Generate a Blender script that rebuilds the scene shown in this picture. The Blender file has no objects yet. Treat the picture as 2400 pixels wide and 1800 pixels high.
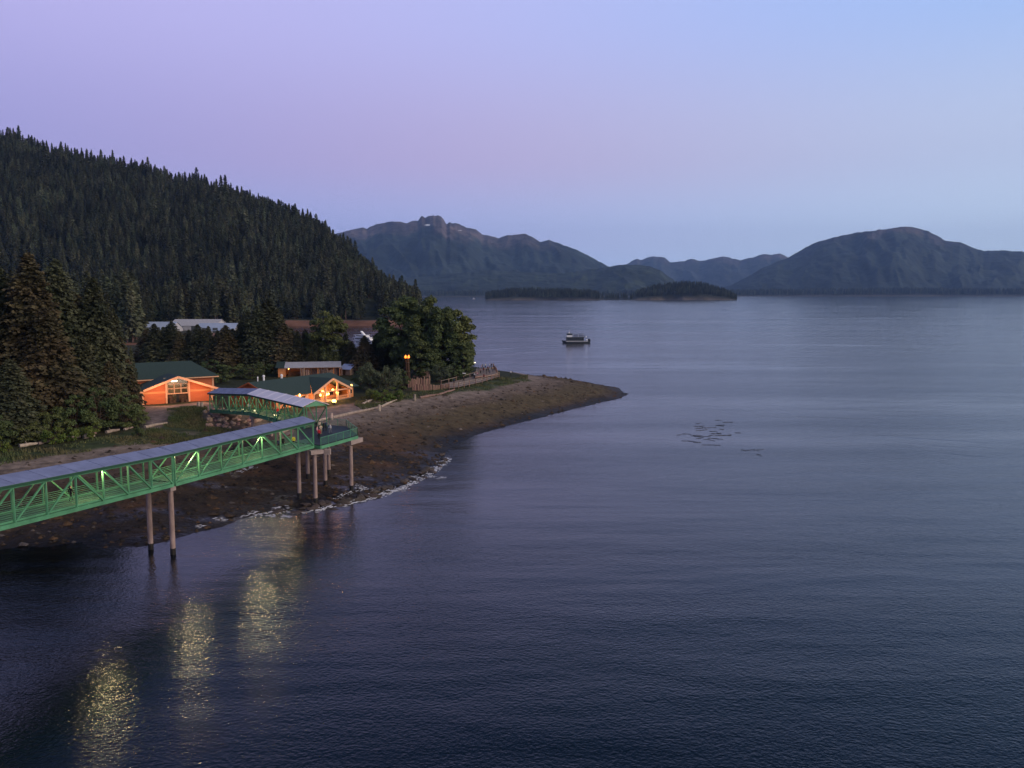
import bpy, bmesh, math, random
import numpy as np
from mathutils import Vector, Matrix

# ------------------------------------------------------------------ camera, sky, light
SC = bpy.context.scene
COL = SC.collection
H = 33.0; F = 2013.0; PITCH = math.atan(214 / 2013.0)
cam_d = bpy.data.cameras.new('camera'); cam = bpy.data.objects.new('camera', cam_d); COL.objects.link(cam)
cam.location = (0, 0, H); cam.rotation_euler = (math.pi / 2 - PITCH, 0, 0)
cam_d.sensor_width = 36.0; cam_d.lens = 36.0 * F / 2400.0
cam_d.clip_start = 0.5; cam_d.clip_end = 90000.0
SC.camera = cam
SC.view_settings.view_transform = 'Standard'; SC.view_settings.look = 'None'
SC.view_settings.exposure = 0.28; SC.view_settings.gamma = 1.0
SC.view_settings.use_curve_mapping = False
SC.cycles.max_bounces = 6; SC.cycles.diffuse_bounces = 2; SC.cycles.glossy_bounces = 3
SC.cycles.transparent_max_bounces = 8; SC.cycles.volume_bounces = 0
SC.cycles.sample_clamp_indirect = 4.0; SC.cycles.sample_clamp_direct = 0.0
SC.cycles.use_denoising = True
SC.cycles.caustics_reflective = False; SC.cycles.caustics_refractive = False

SUN_EL, SUN_AZ = math.radians(24.0), math.radians(112.0)     # afterglow, to the right of the view

def lin(r, g, b):
    f = lambda c: ((c / 255 + 0.055) / 1.055) ** 2.4 if c > 10 else c / 255 / 12.92
    return (f(r), f(g), f(b), 1.0)

world = bpy.data.worlds.new('World'); SC.world = world; world.use_nodes = True
wt = world.node_tree; wt.nodes.clear()
def wn(t, **k):
    n = wt.nodes.new(t)
    for a, b in k.items(): setattr(n, a, b)
    return n
w_out = wn('ShaderNodeOutputWorld'); w_bg = wn('ShaderNodeBackground')
w_sky = wn('ShaderNodeTexSky', sky_type='NISHITA', sun_disc=False, sun_elevation=math.radians(1.0), sun_rotation=SUN_AZ, altitude=30.0)
w_tc = wn('ShaderNodeTexCoord'); w_sep = wn('ShaderNodeSeparateXYZ'); wt.links.new(w_tc.outputs['Generated'], w_sep.inputs[0])
w_comb = wn('ShaderNodeCombineXYZ'); wt.links.new(w_sep.outputs[0], w_comb.inputs[0]); wt.links.new(w_sep.outputs[1], w_comb.inputs[1])
w_nrm = wn('ShaderNodeVectorMath', operation='NORMALIZE'); wt.links.new(w_comb.outputs[0], w_nrm.inputs[0])
w_sx = wn('ShaderNodeSeparateXYZ'); wt.links.new(w_nrm.outputs[0], w_sx.inputs[0])
w_az = wn('ShaderNodeMath', operation='MULTIPLY_ADD'); w_az.inputs[1].default_value = 0.5; w_az.inputs[2].default_value = 0.5
wt.links.new(w_sx.outputs[0], w_az.inputs[0])          # 0.5 = straight ahead, 0.25..0.75 is the view
def az_ramp(stops):
    r = wn('ShaderNodeValToRGB'); r.color_ramp.interpolation = 'B_SPLINE'
    e = r.color_ramp.elements
    while len(e) < len(stops): e.new(0.5)
    for i, (p, c) in enumerate(stops): e[i].position = p; e[i].color = lin(*c)
    wt.links.new(w_az.outputs[0], r.inputs[0]); return r
SKY = [  # (sine of elevation, colours left to right)
    (0.00, [(0.10, (148, 165, 224)), (0.28, (150, 167, 226)), (0.5, (166, 188, 235)), (0.72, (186, 212, 239)), (0.95, (202, 224, 242))]),
    (0.07, [(0.10, (148, 152, 215)), (0.28, (153, 159, 220)), (0.5, (174, 181, 229)), (0.72, (189, 211, 240)), (0.95, (207, 222, 239))]),
    (0.15, [(0.10, (146, 143, 203)), (0.28, (156, 152, 210)), (0.5, (182, 166, 208)), (0.72, (178, 194, 226)), (0.95, (187, 203, 226))]),
    (0.31, [(0.10, (165, 159, 215)), (0.28, (176, 169, 224)), (0.5, (175, 178, 230)), (0.72, (152, 183, 234)), (0.95, (146, 181, 232))]),
    (0.48, [(0.10, (82, 104, 160)), (0.28, (80, 107, 164)), (0.5, (76, 110, 166)), (0.72, (72, 114, 168)), (0.95, (72, 116, 168))]),
    (0.75, [(0.10, (42, 66, 98)), (0.28, (42, 68, 100)), (0.5, (41, 70, 102)), (0.72, (41, 72, 104)), (0.95, (41, 72, 104))]),
]
prev = None
for i, (z, st) in enumerate(SKY):
    r = az_ramp(st)
    if prev is None: prev = r.outputs[0]; pz = z; continue
    m = wn('ShaderNodeMapRange', interpolation_type='SMOOTHSTEP'); m.inputs[1].default_value = pz; m.inputs[2].default_value = z
    wt.links.new(w_sep.outputs[2], m.inputs[0])
    x = wn('ShaderNodeMixRGB'); wt.links.new(m.outputs[0], x.inputs[0]); wt.links.new(prev, x.inputs[1]); wt.links.new(r.outputs[0], x.inputs[2])
    prev = x.outputs[0]; pz = z
w_mul = wn('ShaderNodeMixRGB', blend_type='ADD'); w_mul.inputs[0].default_value = 0.012
w_hs = wn('ShaderNodeHueSaturation'); w_hs.inputs['Saturation'].default_value = 0.98; wt.links.new(prev, w_hs.inputs['Color']); wt.links.new(w_hs.outputs[0], w_mul.inputs[1]); wt.links.new(w_sky.outputs[0], w_mul.inputs[2])
wt.links.new(w_mul.outputs[0], w_bg.inputs[0]); w_bg.inputs[1].default_value = 1.0
wt.links.new(w_bg.outputs[0], w_out.inputs[0])

sun_d = bpy.data.lights.new('sun', 'SUN'); sun = bpy.data.objects.new('sun', sun_d); COL.objects.link(sun)
sun_d.energy = 2.6; sun_d.angle = math.radians(60); sun_d.color = (1.0, 0.80, 0.60)
sun.rotation_euler = Vector((-math.sin(SUN_AZ) * math.cos(SUN_EL), -math.cos(SUN_AZ) * math.cos(SUN_EL), -math.sin(SUN_EL))).to_track_quat('-Z', 'Y').to_euler()

# ------------------------------------------------------------------ helpers
random.seed(7); RNG = np.random.default_rng(7)
cp, sp = math.cos(PITCH), math.sin(PITCH)
def ray(u, v):
    x = (u - 1200) / F; y = (900 - v) / F
    return Vector((x, cp + y * sp, -sp + y * cp))
def at(u, v, z):                      # a picture point at a known height
    d = ray(u, v); t = (z - H) / d.z
    return Vector((0, 0, H)) + d * t
def atY(u, v, Y):                     # a picture point at a known distance
    d = ray(u, v); return Vector((0, 0, H)) + d * (Y / d.y)

def vnoise(x, y, seed=0, octs=4, gain=0.5):
    x = np.asarray(x, float); y = np.asarray(y, float); out = np.zeros_like(x); a = 1.0; tot = 0
    for o in range(octs):
        r = np.random.default_rng(seed * 97 + o).random((257, 257)) * 2 - 1
        xi = np.floor(x).astype(int); yi = np.floor(y).astype(int); fx = x - xi; fy = y - yi
        fx = fx * fx * (3 - 2 * fx); fy = fy * fy * (3 - 2 * fy)
        i0 = xi % 256; j0 = yi % 256; i1 = (xi + 1) % 256; j1 = (yi + 1) % 256
        out += a * ((r[i0, j0] * (1 - fx) + r[i1, j0] * fx) * (1 - fy) + (r[i0, j1] * (1 - fx) + r[i1, j1] * fx) * fy)
        tot += a; a *= gain; x = x * 2.03 + 11.3; y = y * 2.03 + 5.7
    return out / tot

def tag(o, label=None, cat=None, group=None, kind=None):
    if label: o['label'] = label
    if cat: o['category'] = cat
    if group: o['group'] = group
    if kind: o['kind'] = kind
    return o
def empty(name, loc, rz=0.0):
    o = bpy.data.objects.new(name, None); COL.objects.link(o); o.location = loc; o.rotation_euler = (0, 0, rz)
    o.empty_display_size = 0.5; return o
def link(name, me, parent=None, loc=None, rot=None, scale=None):
    o = bpy.data.objects.new(name, me); COL.objects.link(o)
    if parent is not None: o.parent = parent
    if loc is not None: o.location = loc
    if rot is not None: o.rotation_euler = rot
    if scale is not None: o.scale = scale if hasattr(scale, '__len__') else (scale,) * 3
    return o

class MB:
    def __init__(s): s.v = []; s.f = []; s.m = []
    def add(s, vs, fs, m=0):
        n = len(s.v); s.v += [tuple(v) for v in vs]
        for f in fs: s.f.append(tuple(i + n for i in f)); s.m.append(m)
        return s
    def box(s, x0, x1, y0, y1, z0, z1, m=0):
        vs = [(x, y, z) for z in (z0, z1) for y in (y0, y1) for x in (x0, x1)]
        return s.add(vs, [(0, 2, 3, 1), (4, 5, 7, 6), (0, 1, 5, 4), (1, 3, 7, 5), (3, 2, 6, 7), (2, 0, 4, 6)], m)
    def beam(s, p, q, w, h=None, m=0, up=(0, 0, 1)):
        h = h or w; p = Vector(p); q = Vector(q); d = (q - p).normalized(); u = Vector(up)
        if abs(d.dot(u)) > 0.98: u = Vector((1, 0, 0))
        a = d.cross(u).normalized(); b = a.cross(d).normalized()
        vs = []
        for c in (p, q):
            for i, j in ((-1, -1), (1, -1), (1, 1), (-1, 1)): vs.append(c + a * (i * w / 2) + b * (j * h / 2))
        return s.add(vs, [(0, 3, 2, 1), (4, 5, 6, 7), (0, 1, 5, 4), (1, 2, 6, 5), (2, 3, 7, 6), (3, 0, 4, 7)], m)
    def tube(s, pts, rs, n=8, m=0, caps=True):
        pts = [Vector(p) for p in pts]
        if not hasattr(rs, '__len__'): rs = [rs] * len(pts)
        base = len(s.v)
        for i, p in enumerate(pts):
            d = (pts[min(i + 1, len(pts) - 1)] - pts[max(i - 1, 0)]).normalized()
            u = Vector((0, 0, 1)) if abs(d.z) < 0.95 else Vector((1, 0, 0))
            a = d.cross(u).normalized(); b = d.cross(a).normalized()
            for k in range(n):
                t = 2 * math.pi * k / n; s.v.append(tuple(p + (a * math.cos(t) + b * math.sin(t)) * rs[i]))
        for i in range(len(pts) - 1):
            for k in range(n):
                k2 = (k + 1) % n; s.f.append((base + i * n + k, base + i * n + k2, base + (i + 1) * n + k2, base + (i + 1) * n + k)); s.m.append(m)
        if caps:
            s.f.append(tuple(base + k for k in range(n))[::-1]); s.m.append(m)
            s.f.append(tuple(base + (len(pts) - 1) * n + k for k in range(n))); s.m.append(m)
        return s
    def ball(s, c, r, n=8, k=6, m=0, sz=1.0):
        base = len(s.v); c = Vector(c)
        s.v.append(tuple(c + Vector((0, 0, r * sz))))
        for i in range(1, k):
            t = math.pi * i / k
            for j in range(n):
                a = 2 * math.pi * j / n; s.v.append(tuple(c + Vector((math.sin(t) * math.cos(a) * r, math.sin(t) * math.sin(a) * r, math.cos(t) * r * sz))))
        s.v.append(tuple(c - Vector((0, 0, r * sz)))); last = len(s.v) - 1
        for j in range(n):
            j2 = (j + 1) % n
            s.f.append((base, base + 1 + j, base + 1 + j2)); s.m.append(m)
            for i in range(k - 2):
                a0 = base + 1 + i * n; s.f.append((a0 + j, a0 + n + j, a0 + n + j2, a0 + j2)); s.m.append(m)
            a0 = base + 1 + (k - 2) * n; s.f.append((a0 + j, last, a0 + j2)); s.m.append(m)
        return s
    def slab(s, poly, thick, m=0):      # a flat polygon given thickness along its own normal (downwards)
        p = [Vector(a) for a in poly]; nrm = (p[1] - p[0]).cross(p[2] - p[0]).normalized()
        if nrm.z < 0: p = p[::-1]; nrm = -nrm
        n = len(p); vs = p + [a - nrm * thick for a in p]
        fs = [tuple(range(n)), tuple(range(2 * n - 1, n - 1, -1))] + [(i, i + n, (i + 1) % n + n, (i + 1) % n) for i in range(n)]
        return s.add(vs, fs, m)
    def wall(s, poly, thick, nrm, m=0):  # an upright polygon given thickness against nrm
        p = [Vector(a) for a in poly]; nv = Vector(nrm).normalized()
        if (p[1] - p[0]).cross(p[2] - p[0]).dot(nv) < 0: p = p[::-1]
        n = len(p); vs = p + [a - nv * thick for a in p]
        fs = [tuple(range(n)), tuple(range(2 * n - 1, n - 1, -1))] + [(i, i + n, (i + 1) % n + n, (i + 1) % n) for i in range(n)]
        return s.add(vs, fs, m)
    def mesh(s, name, mats, smooth=False):
        me = bpy.data.meshes.new(name); me.from_pydata(s.v, [], s.f)
        for mt in (mats if isinstance(mats, (list, tuple)) else [mats]): me.materials.append(mt)
        if any(s.m): me.polygons.foreach_set('material_index', s.m)
        if smooth: me.polygons.foreach_set('use_smooth', [True] * len(s.f))
        me.update(); return me
    def build(s, name, mats, parent=None, smooth=False, **k):
        return link(name, s.mesh(name, mats, smooth), parent, **k)

def fast_mesh(name, V, Q, mats, midx=None, smooth=False):   # numpy quads / tris
    me = bpy.data.meshes.new(name); nv = len(V); nf = len(Q); k = Q.shape[1]
    me.vertices.add(nv); me.vertices.foreach_set('co', np.asarray(V, np.float32).ravel())
    me.loops.add(nf * k); me.loops.foreach_set('vertex_index', np.asarray(Q, np.int32).ravel())
    me.polygons.add(nf); me.polygons.foreach_set('loop_start', np.arange(nf, dtype=np.int32) * k)
    try: me.polygons.foreach_set('loop_total', np.full(nf, k, np.int32))
    except Exception: pass
    for m in (mats if isinstance(mats, (list, tuple)) else [mats]): me.materials.append(m)
    if midx is not None: me.polygons.foreach_set('material_index', np.asarray(midx, np.int32))
    if smooth: me.polygons.foreach_set('use_smooth', np.ones(nf, bool))
    me.update(); me.validate(); return me

# ------------------------------------------------------------------ materials
M = {}
def mat(name, c, c2=None, rough=0.8, scale=1.0, metal=0.0, bump=0.0, bscale=None, spec=0.3, rnd=0.0, coord='Object', stretch=None, detail=4.0):
    m = bpy.data.materials.new(name); m.use_nodes = True; t = m.node_tree; b = t.nodes['Principled BSDF']
    b.inputs['Roughness'].default_value = rough; b.inputs['Metallic'].default_value = metal; b.inputs['Specular IOR Level'].default_value = spec
    c = tuple(c) + (1,); c2 = tuple(c2) + (1,) if c2 else tuple(min(1, a * 0.72) for a in c[:3]) + (1,)
    tc = t.nodes.new('ShaderNodeTexCoord'); vec = tc.outputs[coord]
    if stretch:
        mp = t.nodes.new('ShaderNodeMapping'); mp.inputs['Scale'].default_value = stretch; t.links.new(vec, mp.inputs[0]); vec = mp.outputs[0]
    n = t.nodes.new('ShaderNodeTexNoise'); n.inputs['Scale'].default_value = scale; n.inputs['Detail'].default_value = detail; t.links.new(vec, n.inputs['Vector'])
    r = t.nodes.new('ShaderNodeMapRange'); r.inputs[1].default_value = 0.32; r.inputs[2].default_value = 0.68; t.links.new(n.outputs[0], r.inputs[0])
    mx = t.nodes.new('ShaderNodeMixRGB'); mx.inputs[1].default_value = c; mx.inputs[2].default_value = c2; t.links.new(r.outputs[0], mx.inputs[0])
    col = mx.outputs[0]
    if rnd:
        oi = t.nodes.new('ShaderNodeObjectInfo'); hs = t.nodes.new('ShaderNodeHueSaturation')
        v = t.nodes.new('ShaderNodeMapRange'); v.inputs[3].default_value = 1 - rnd; v.inputs[4].default_value = 1 + rnd; t.links.new(oi.outputs['Random'], v.inputs[0])
        h = t.nodes.new('ShaderNodeMapRange'); h.inputs[3].default_value = 0.5 - rnd * 0.08; h.inputs[4].default_value = 0.5 + rnd * 0.06
        ml = t.nodes.new('ShaderNodeMath'); ml.operation = 'FRACT'; mm = t.nodes.new('ShaderNodeMath'); mm.operation = 'MULTIPLY'; mm.inputs[1].default_value = 7.31
        t.links.new(oi.outputs['Random'], mm.inputs[0]); t.links.new(mm.outputs[0], ml.inputs[0]); t.links.new(ml.outputs[0], h.inputs[0])
        t.links.new(v.outputs[0], hs.inputs['Value']); t.links.new(h.outputs[0], hs.inputs['Hue']); t.links.new(col, hs.inputs['Color']); col = hs.outputs[0]
    t.links.new(col, b.inputs['Base Color'])
    if bump:
        bn = t.nodes.new('ShaderNodeTexNoise'); bn.inputs['Scale'].default_value = bscale or scale * 3; bn.inputs['Detail'].default_value = 3; t.links.new(vec, bn.inputs['Vector'])
        bp = t.nodes.new('ShaderNodeBump'); bp.inputs['Distance'].default_value = bump; t.links.new(bn.outputs[0], bp.inputs['Height']); t.links.new(bp.outputs[0], b.inputs['Normal'])
    M[name] = m; return m
def emit(name, c, s):
    m = bpy.data.materials.new(name); m.use_nodes = True; b = m.node_tree.nodes['Principled BSDF']
    b.inputs['Base Color'].default_value = tuple(c) + (1,); b.inputs['Emission Color'].default_value = tuple(c) + (1,); b.inputs['Emission Strength'].default_value = s
    M[name] = m; return m

mat('truss_green', (0.088, 0.27, 0.145), (0.07, 0.225, 0.12), rough=0.45, scale=0.8, spec=0.4)
mat('truss_dark', (0.02, 0.075, 0.04), (0.016, 0.06, 0.034), rough=0.6)
mat('deck_green', (0.055, 0.115, 0.07), (0.042, 0.09, 0.055), rough=0.7, scale=0.6)
mat('deck_dark', (0.022, 0.03, 0.042), (0.016, 0.022, 0.03), rough=0.6, scale=0.7)
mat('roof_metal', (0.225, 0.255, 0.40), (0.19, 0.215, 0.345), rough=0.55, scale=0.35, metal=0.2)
mat('roof_metal_lit', (0.80, 0.76, 0.84), (0.72, 0.68, 0.77), rough=0.6, scale=0.35, metal=0.0)  # roof metal painted paler, light put into the colour of the segment facing it
mat('pile', (0.34, 0.25, 0.22), (0.19, 0.135, 0.12), rough=0.8, scale=1.6, stretch=(1, 1, 0.35), bump=0.02)
mat('pile_wet', (0.012, 0.010, 0.009), (0.02, 0.017, 0.012), rough=0.5, scale=3, bump=0.06)
mat('concrete', (0.34, 0.27, 0.25), (0.25, 0.20, 0.185), rough=0.85, scale=1.2)
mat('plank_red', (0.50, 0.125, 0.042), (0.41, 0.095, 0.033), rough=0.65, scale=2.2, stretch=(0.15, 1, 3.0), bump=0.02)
mat('trim_wood', (0.68, 0.37, 0.22), (0.60, 0.31, 0.18), rough=0.6, scale=1.5)
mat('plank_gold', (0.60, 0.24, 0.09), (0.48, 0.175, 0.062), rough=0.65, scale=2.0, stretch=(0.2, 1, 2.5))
mat('roof_green', (0.036, 0.060, 0.052), (0.026, 0.044, 0.040), rough=0.75, scale=2.5, bump=0.03)
mat('roof_white', (0.46, 0.45, 0.48), (0.38, 0.37, 0.40), rough=0.6, scale=0.8)
mat('roof_blue', (0.34, 0.40, 0.62), (0.28, 0.34, 0.54), rough=0.4, scale=0.5)
mat('beige', (0.34, 0.28, 0.18), (0.27, 0.21, 0.14), rough=0.8, scale=0.9)
mat('brown', (0.07, 0.036, 0.02), (0.04, 0.021, 0.012), rough=0.8, scale=1.4)
mat('dark', (0.012, 0.011, 0.011), rough=0.5)
mat('weathered', (0.26, 0.175, 0.135), (0.17, 0.115, 0.09), rough=0.85, scale=1.5, stretch=(1, 1, 0.3), rnd=0.25)
mat('stake', (0.27, 0.165, 0.125), (0.17, 0.105, 0.08), rough=0.85, scale=1.2, stretch=(1, 1, 0.3), rnd=0.25)
mat('drift', (0.40, 0.325, 0.27), (0.24, 0.19, 0.155), rough=0.85, scale=1.5, rnd=0.25, bump=0.03)
mat('boardwalk', (0.27, 0.21, 0.185), (0.20, 0.155, 0.135), rough=0.85, scale=1.4)
mat('bark', (0.075, 0.05, 0.04), (0.045, 0.03, 0.024), rough=0.9, scale=1.5, stretch=(1, 1, 0.2))
mat('bark_far', (0.15, 0.09, 0.075), (0.09, 0.06, 0.05), rough=0.9, scale=1.5)
mat('rock', (0.085, 0.066, 0.056), (0.045, 0.035, 0.03), rough=0.8, scale=2.0, rnd=0.35, bump=0.05)
mat('rubble', (0.38, 0.25, 0.19), (0.22, 0.135, 0.10), rough=0.85, scale=1.5, rnd=0.35, bump=0.05)
mat('kelp', (0.014, 0.008, 0.008), (0.02, 0.012, 0.01), rough=0.35, spec=0.3)
mat('foam', (0.55, 0.56, 0.62), (0.42, 0.43, 0.5), rough=0.8, scale=1.2)
mat('white_paint', (0.78, 0.78, 0.78), (0.70, 0.70, 0.72), rough=0.35, scale=0.6)
mat('hull_grey', (0.10, 0.11, 0.115), (0.07, 0.078, 0.085), rough=0.4, scale=0.5)
mat('glass_dark', (0.01, 0.012, 0.016), rough=0.1, spec=0.5)
mat('snow', (0.8, 0.8, 0.82), rough=0.8)
mat('skin', (0.45, 0.26, 0.19), rough=0.6)
mat('hair', (0.03, 0.02, 0.015), rough=0.7)
for k, c in dict(c_black=(0.012, 0.012, 0.014), c_navy=(0.02, 0.03, 0.07), c_red=(0.65, 0.03, 0.04), c_cream=(0.58, 0.48, 0.34), c_white=(0.62, 0.60, 0.60), c_pink=(0.5, 0.26, 0.28),
                 c_grey=(0.16, 0.16, 0.18), c_yellow=(0.70, 0.66, 0.06), c_jeans=(0.05, 0.07, 0.13), c_tan=(0.30, 0.20, 0.13), c_maroon=(0.16, 0.03, 0.04)).items():
    mat(k, c, rough=0.85, scale=6)
mat('needles', (0.046, 0.058, 0.033), (0.074, 0.073, 0.040), rough=0.75, scale=0.22, rnd=0.22, spec=0.15)
mat('needles_rust', (0.105, 0.074, 0.040), (0.060, 0.062, 0.033), rough=0.75, scale=0.16, rnd=0.18, spec=0.15)
mat('needles_far', (0.052, 0.066, 0.040), (0.084, 0.084, 0.048), rough=0.85, scale=0.10, rnd=0.55, spec=0.1)
mat('leaf_dark', (0.052, 0.078, 0.030), (0.086, 0.106, 0.036), rough=0.65, scale=0.25, rnd=0.2, spec=0.2)
mat('leaf_olive', (0.082, 0.106, 0.036), (0.118, 0.132, 0.044), rough=0.65, scale=0.3, rnd=0.2, spec=0.2)
mat('leaf_willow', (0.090, 0.110, 0.062), (0.062, 0.080, 0.044), rough=0.7, scale=0.35, rnd=0.15, spec=0.2)
mat('leaf_bright', (0.085, 0.135, 0.026), (0.110, 0.135, 0.028), rough=0.65, scale=0.4, rnd=0.2, spec=0.2)
mat('grass_blade', (0.050, 0.080, 0.026), (0.115, 0.098, 0.048), rough=0.8, scale=0.22, detail=6.0)
emit('lamp_warm', (1.0, 0.50, 0.12), 6.0)
emit('lamp_white', (1.0, 0.90, 0.62), 9.0)
emit('lamp_tube', (1.0, 0.86, 0.58), 3.2)
emit('flame', (1.0, 0.25, 0.03), 2.0)
emit('lamp_dim', (1.0, 0.85, 0.45), 2.2)

def glass_mat(name, tint, fac):
    m = bpy.data.materials.new(name); m.use_nodes = True; t = m.node_tree; t.nodes.clear()
    o = t.nodes.new('ShaderNodeOutputMaterial'); mx = t.nodes.new('ShaderNodeMixShader'); mx.inputs[0].default_value = fac
    a = t.nodes.new('ShaderNodeBsdfTransparent'); a.inputs[0].default_value = tint + (1,); g = t.nodes.new('ShaderNodeBsdfGlossy'); g.inputs['Roughness'].default_value = 0.05
    t.links.new(a.outputs[0], mx.inputs[1]); t.links.new(g.outputs[0], mx.inputs[2]); t.links.new(mx.outputs[0], o.inputs[0]); M[name] = m; return m
def tone_patches(m, scale, lo, hi):      # stands of lighter and darker trees over the slope
    t = m.node_tree; b = t.nodes['Principled BSDF']; src = b.inputs['Base Color'].links[0].from_socket
    g = t.nodes.new('ShaderNodeNewGeometry'); n = t.nodes.new('ShaderNodeTexNoise'); n.inputs['Scale'].default_value = scale; n.inputs['Detail'].default_value = 3; t.links.new(g.outputs['Position'], n.inputs['Vector'])
    r = t.nodes.new('ShaderNodeMapRange'); r.inputs[1].default_value = 0.35; r.inputs[2].default_value = 0.65; r.inputs[3].default_value = lo; r.inputs[4].default_value = hi; t.links.new(n.outputs[0], r.inputs[0])
    v = t.nodes.new('ShaderNodeVectorMath'); v.operation = 'SCALE'; t.links.new(src, v.inputs[0]); t.links.new(r.outputs[0], v.inputs['Scale']); t.links.new(v.outputs[0], b.inputs['Base Color'])
tone_patches(M['needles_far'], 0.012, 0.68, 1.36); tone_patches(M['needles'], 0.12, 0.75, 1.3); tone_patches(M['needles_rust'], 0.12, 0.75, 1.3); tone_patches(M['roof_metal'], 0.9, 0.86, 1.08); tone_patches(M['truss_green'], 0.5, 0.82, 1.12)
glass_mat('glass', (0.92, 0.9, 0.86), 0.06)

# water
def water_material():
    m = bpy.data.materials.new('water'); m.use_nodes = True; t = m.node_tree; b = t.nodes['Principled BSDF']
    b.inputs['Base Color'].default_value = (0.0006, 0.0028, 0.0055, 1); b.inputs['IOR'].default_value = 1.333; b.inputs['Specular IOR Level'].default_value = 0.42
    g = t.nodes.new('ShaderNodeNewGeometry')
    def noise(sx, sy, rot, detail, rough=0.55):
        mp = t.nodes.new('ShaderNodeMapping'); mp.inputs['Scale'].default_value = (sx, sy, 1); mp.inputs['Rotation'].default_value = (0, 0, rot)
        t.links.new(g.outputs['Position'], mp.inputs[0]); n = t.nodes.new('ShaderNodeTexNoise'); n.inputs['Scale'].default_value = 1.0
        n.inputs['Detail'].default_value = detail; n.inputs['Roughness'].default_value = rough; t.links.new(mp.outputs[0], n.inputs['Vector']); return n.outputs[0]
    def mathn(op, a, bb, c=None):
        n = t.nodes.new('ShaderNodeMath'); n.operation = op
        for i, x in enumerate((a, bb, c)):
            if x is None: continue
            if isinstance(x, (int, float)): n.inputs[i].default_value = x
            else: t.links.new(x, n.inputs[i])
        return n.outputs[0]
    swell = noise(0.030, 0.11, 0.10, 2); chop = noise(0.60, 0.80, -0.25, 3, 0.6); rip = noise(2.6, 2.9, 0.3, 2, 0.6)
    bands = noise(0.004, 0.022, 0.06, 4, 0.6)          # wind lanes: calmer and rougher water
    br = t.nodes.new('ShaderNodeMapRange'); br.inputs[1].default_value = 0.36; br.inputs[2].default_value = 0.64; br.inputs[3].default_value = 0.5; br.inputs[4].default_value = 1.2; t.links.new(bands, br.inputs[0])
    small = mathn('MULTIPLY', mathn('ADD', mathn('MULTIPLY', chop, 0.055), mathn('MULTIPLY', rip, 0.058)), br.outputs[0])
    h = mathn('ADD', mathn('MULTIPLY', swell, 0.25), small)
    bp = t.nodes.new('ShaderNodeBump'); bp.inputs['Distance'].default_value = 1.0; bp.inputs['Strength'].default_value = 1.0; t.links.new(h, bp.inputs['Height'])
    t.links.new(bp.outputs[0], b.inputs['Normal'])
    rr = t.nodes.new('ShaderNodeMapRange'); rr.inputs[1].default_value = 0.35; rr.inputs[2].default_value = 0.65; rr.inputs[3].default_value = 0.07; rr.inputs[4].default_value = 0.15; t.links.new(bands, rr.inputs[0]); t.links.new(rr.outputs[0], b.inputs['Roughness'])
    M['water'] = m
water_material()

def attr_ground(name, att='Col', scale=0.5, bump=0.12, bscale=1.2, rough=0.9):
    m = bpy.data.materials.new(name); m.use_nodes = True; t = m.node_tree; b = t.nodes['Principled BSDF']; b.inputs['Roughness'].default_value = rough; b.inputs['Specular IOR Level'].default_value = 0.15
    a = t.nodes.new('ShaderNodeAttribute'); a.attribute_name = att
    g = t.nodes.new('ShaderNodeNewGeometry')
    n = t.nodes.new('ShaderNodeTexNoise'); n.inputs['Scale'].default_value = scale; n.inputs['Detail'].default_value = 8; n.inputs['Roughness'].default_value = 0.7; t.links.new(g.outputs['Position'], n.inputs['Vector'])
    r = t.nodes.new('ShaderNodeMapRange'); r.inputs[1].default_value = 0.3; r.inputs[2].default_value = 0.7; r.inputs[3].default_value = 0.45; r.inputs[4].default_value = 1.55; t.links.new(n.outputs[0], r.inputs[0])
    mx = t.nodes.new('ShaderNodeVectorMath'); mx.operation = 'SCALE'; t.links.new(a.outputs['Color'], mx.inputs[0]); t.links.new(r.outputs[0], mx.inputs['Scale'])
    t.links.new(mx.outputs[0], b.inputs['Base Color'])
    wr = t.nodes.new('ShaderNodeMapRange'); wr.inputs[3].default_value = rough; wr.inputs[4].default_value = 0.32; t.links.new(a.outputs['Alpha'], wr.inputs[0]); t.links.new(wr.outputs[0], b.inputs['Roughness'])
    bn = t.nodes.new('ShaderNodeTexNoise'); bn.inputs['Scale'].default_value = bscale; bn.inputs['Detail'].default_value = 6; t.links.new(g.outputs['Position'], bn.inputs['Vector'])
    bp = t.nodes.new('ShaderNodeBump'); bp.inputs['Distance'].default_value = bump; t.links.new(bn.outputs[0], bp.inputs['Height']); t.links.new(bp.outputs[0], b.inputs['Normal'])
    M[name] = m; return m
attr_ground('ground', scale=0.45, bump=0.25, bscale=1.1)
attr_ground('hillside', scale=0.02, bump=1.0, bscale=0.1)
attr_ground('mountain', scale=0.006, bump=70.0, bscale=0.006)

def set_col(me, c, wet=None):
    a = me.color_attributes.new('Col', 'FLOAT_COLOR', 'POINT'); d = np.ones((len(c), 4), np.float32); d[:, :3] = c
    d[:, 3] = 0.0 if wet is None else wet
    a.data.foreach_set('color', d.ravel())

# ------------------------------------------------------------------ the water and the land
MB().add([(-45000, -1500, 0), (45000, -1500, 0), (45000, 45000, 0), (-45000, 45000, 0)], [(0, 1, 2, 3)]).build('sea_water', M['water'])['kind'] = 'structure'

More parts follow.
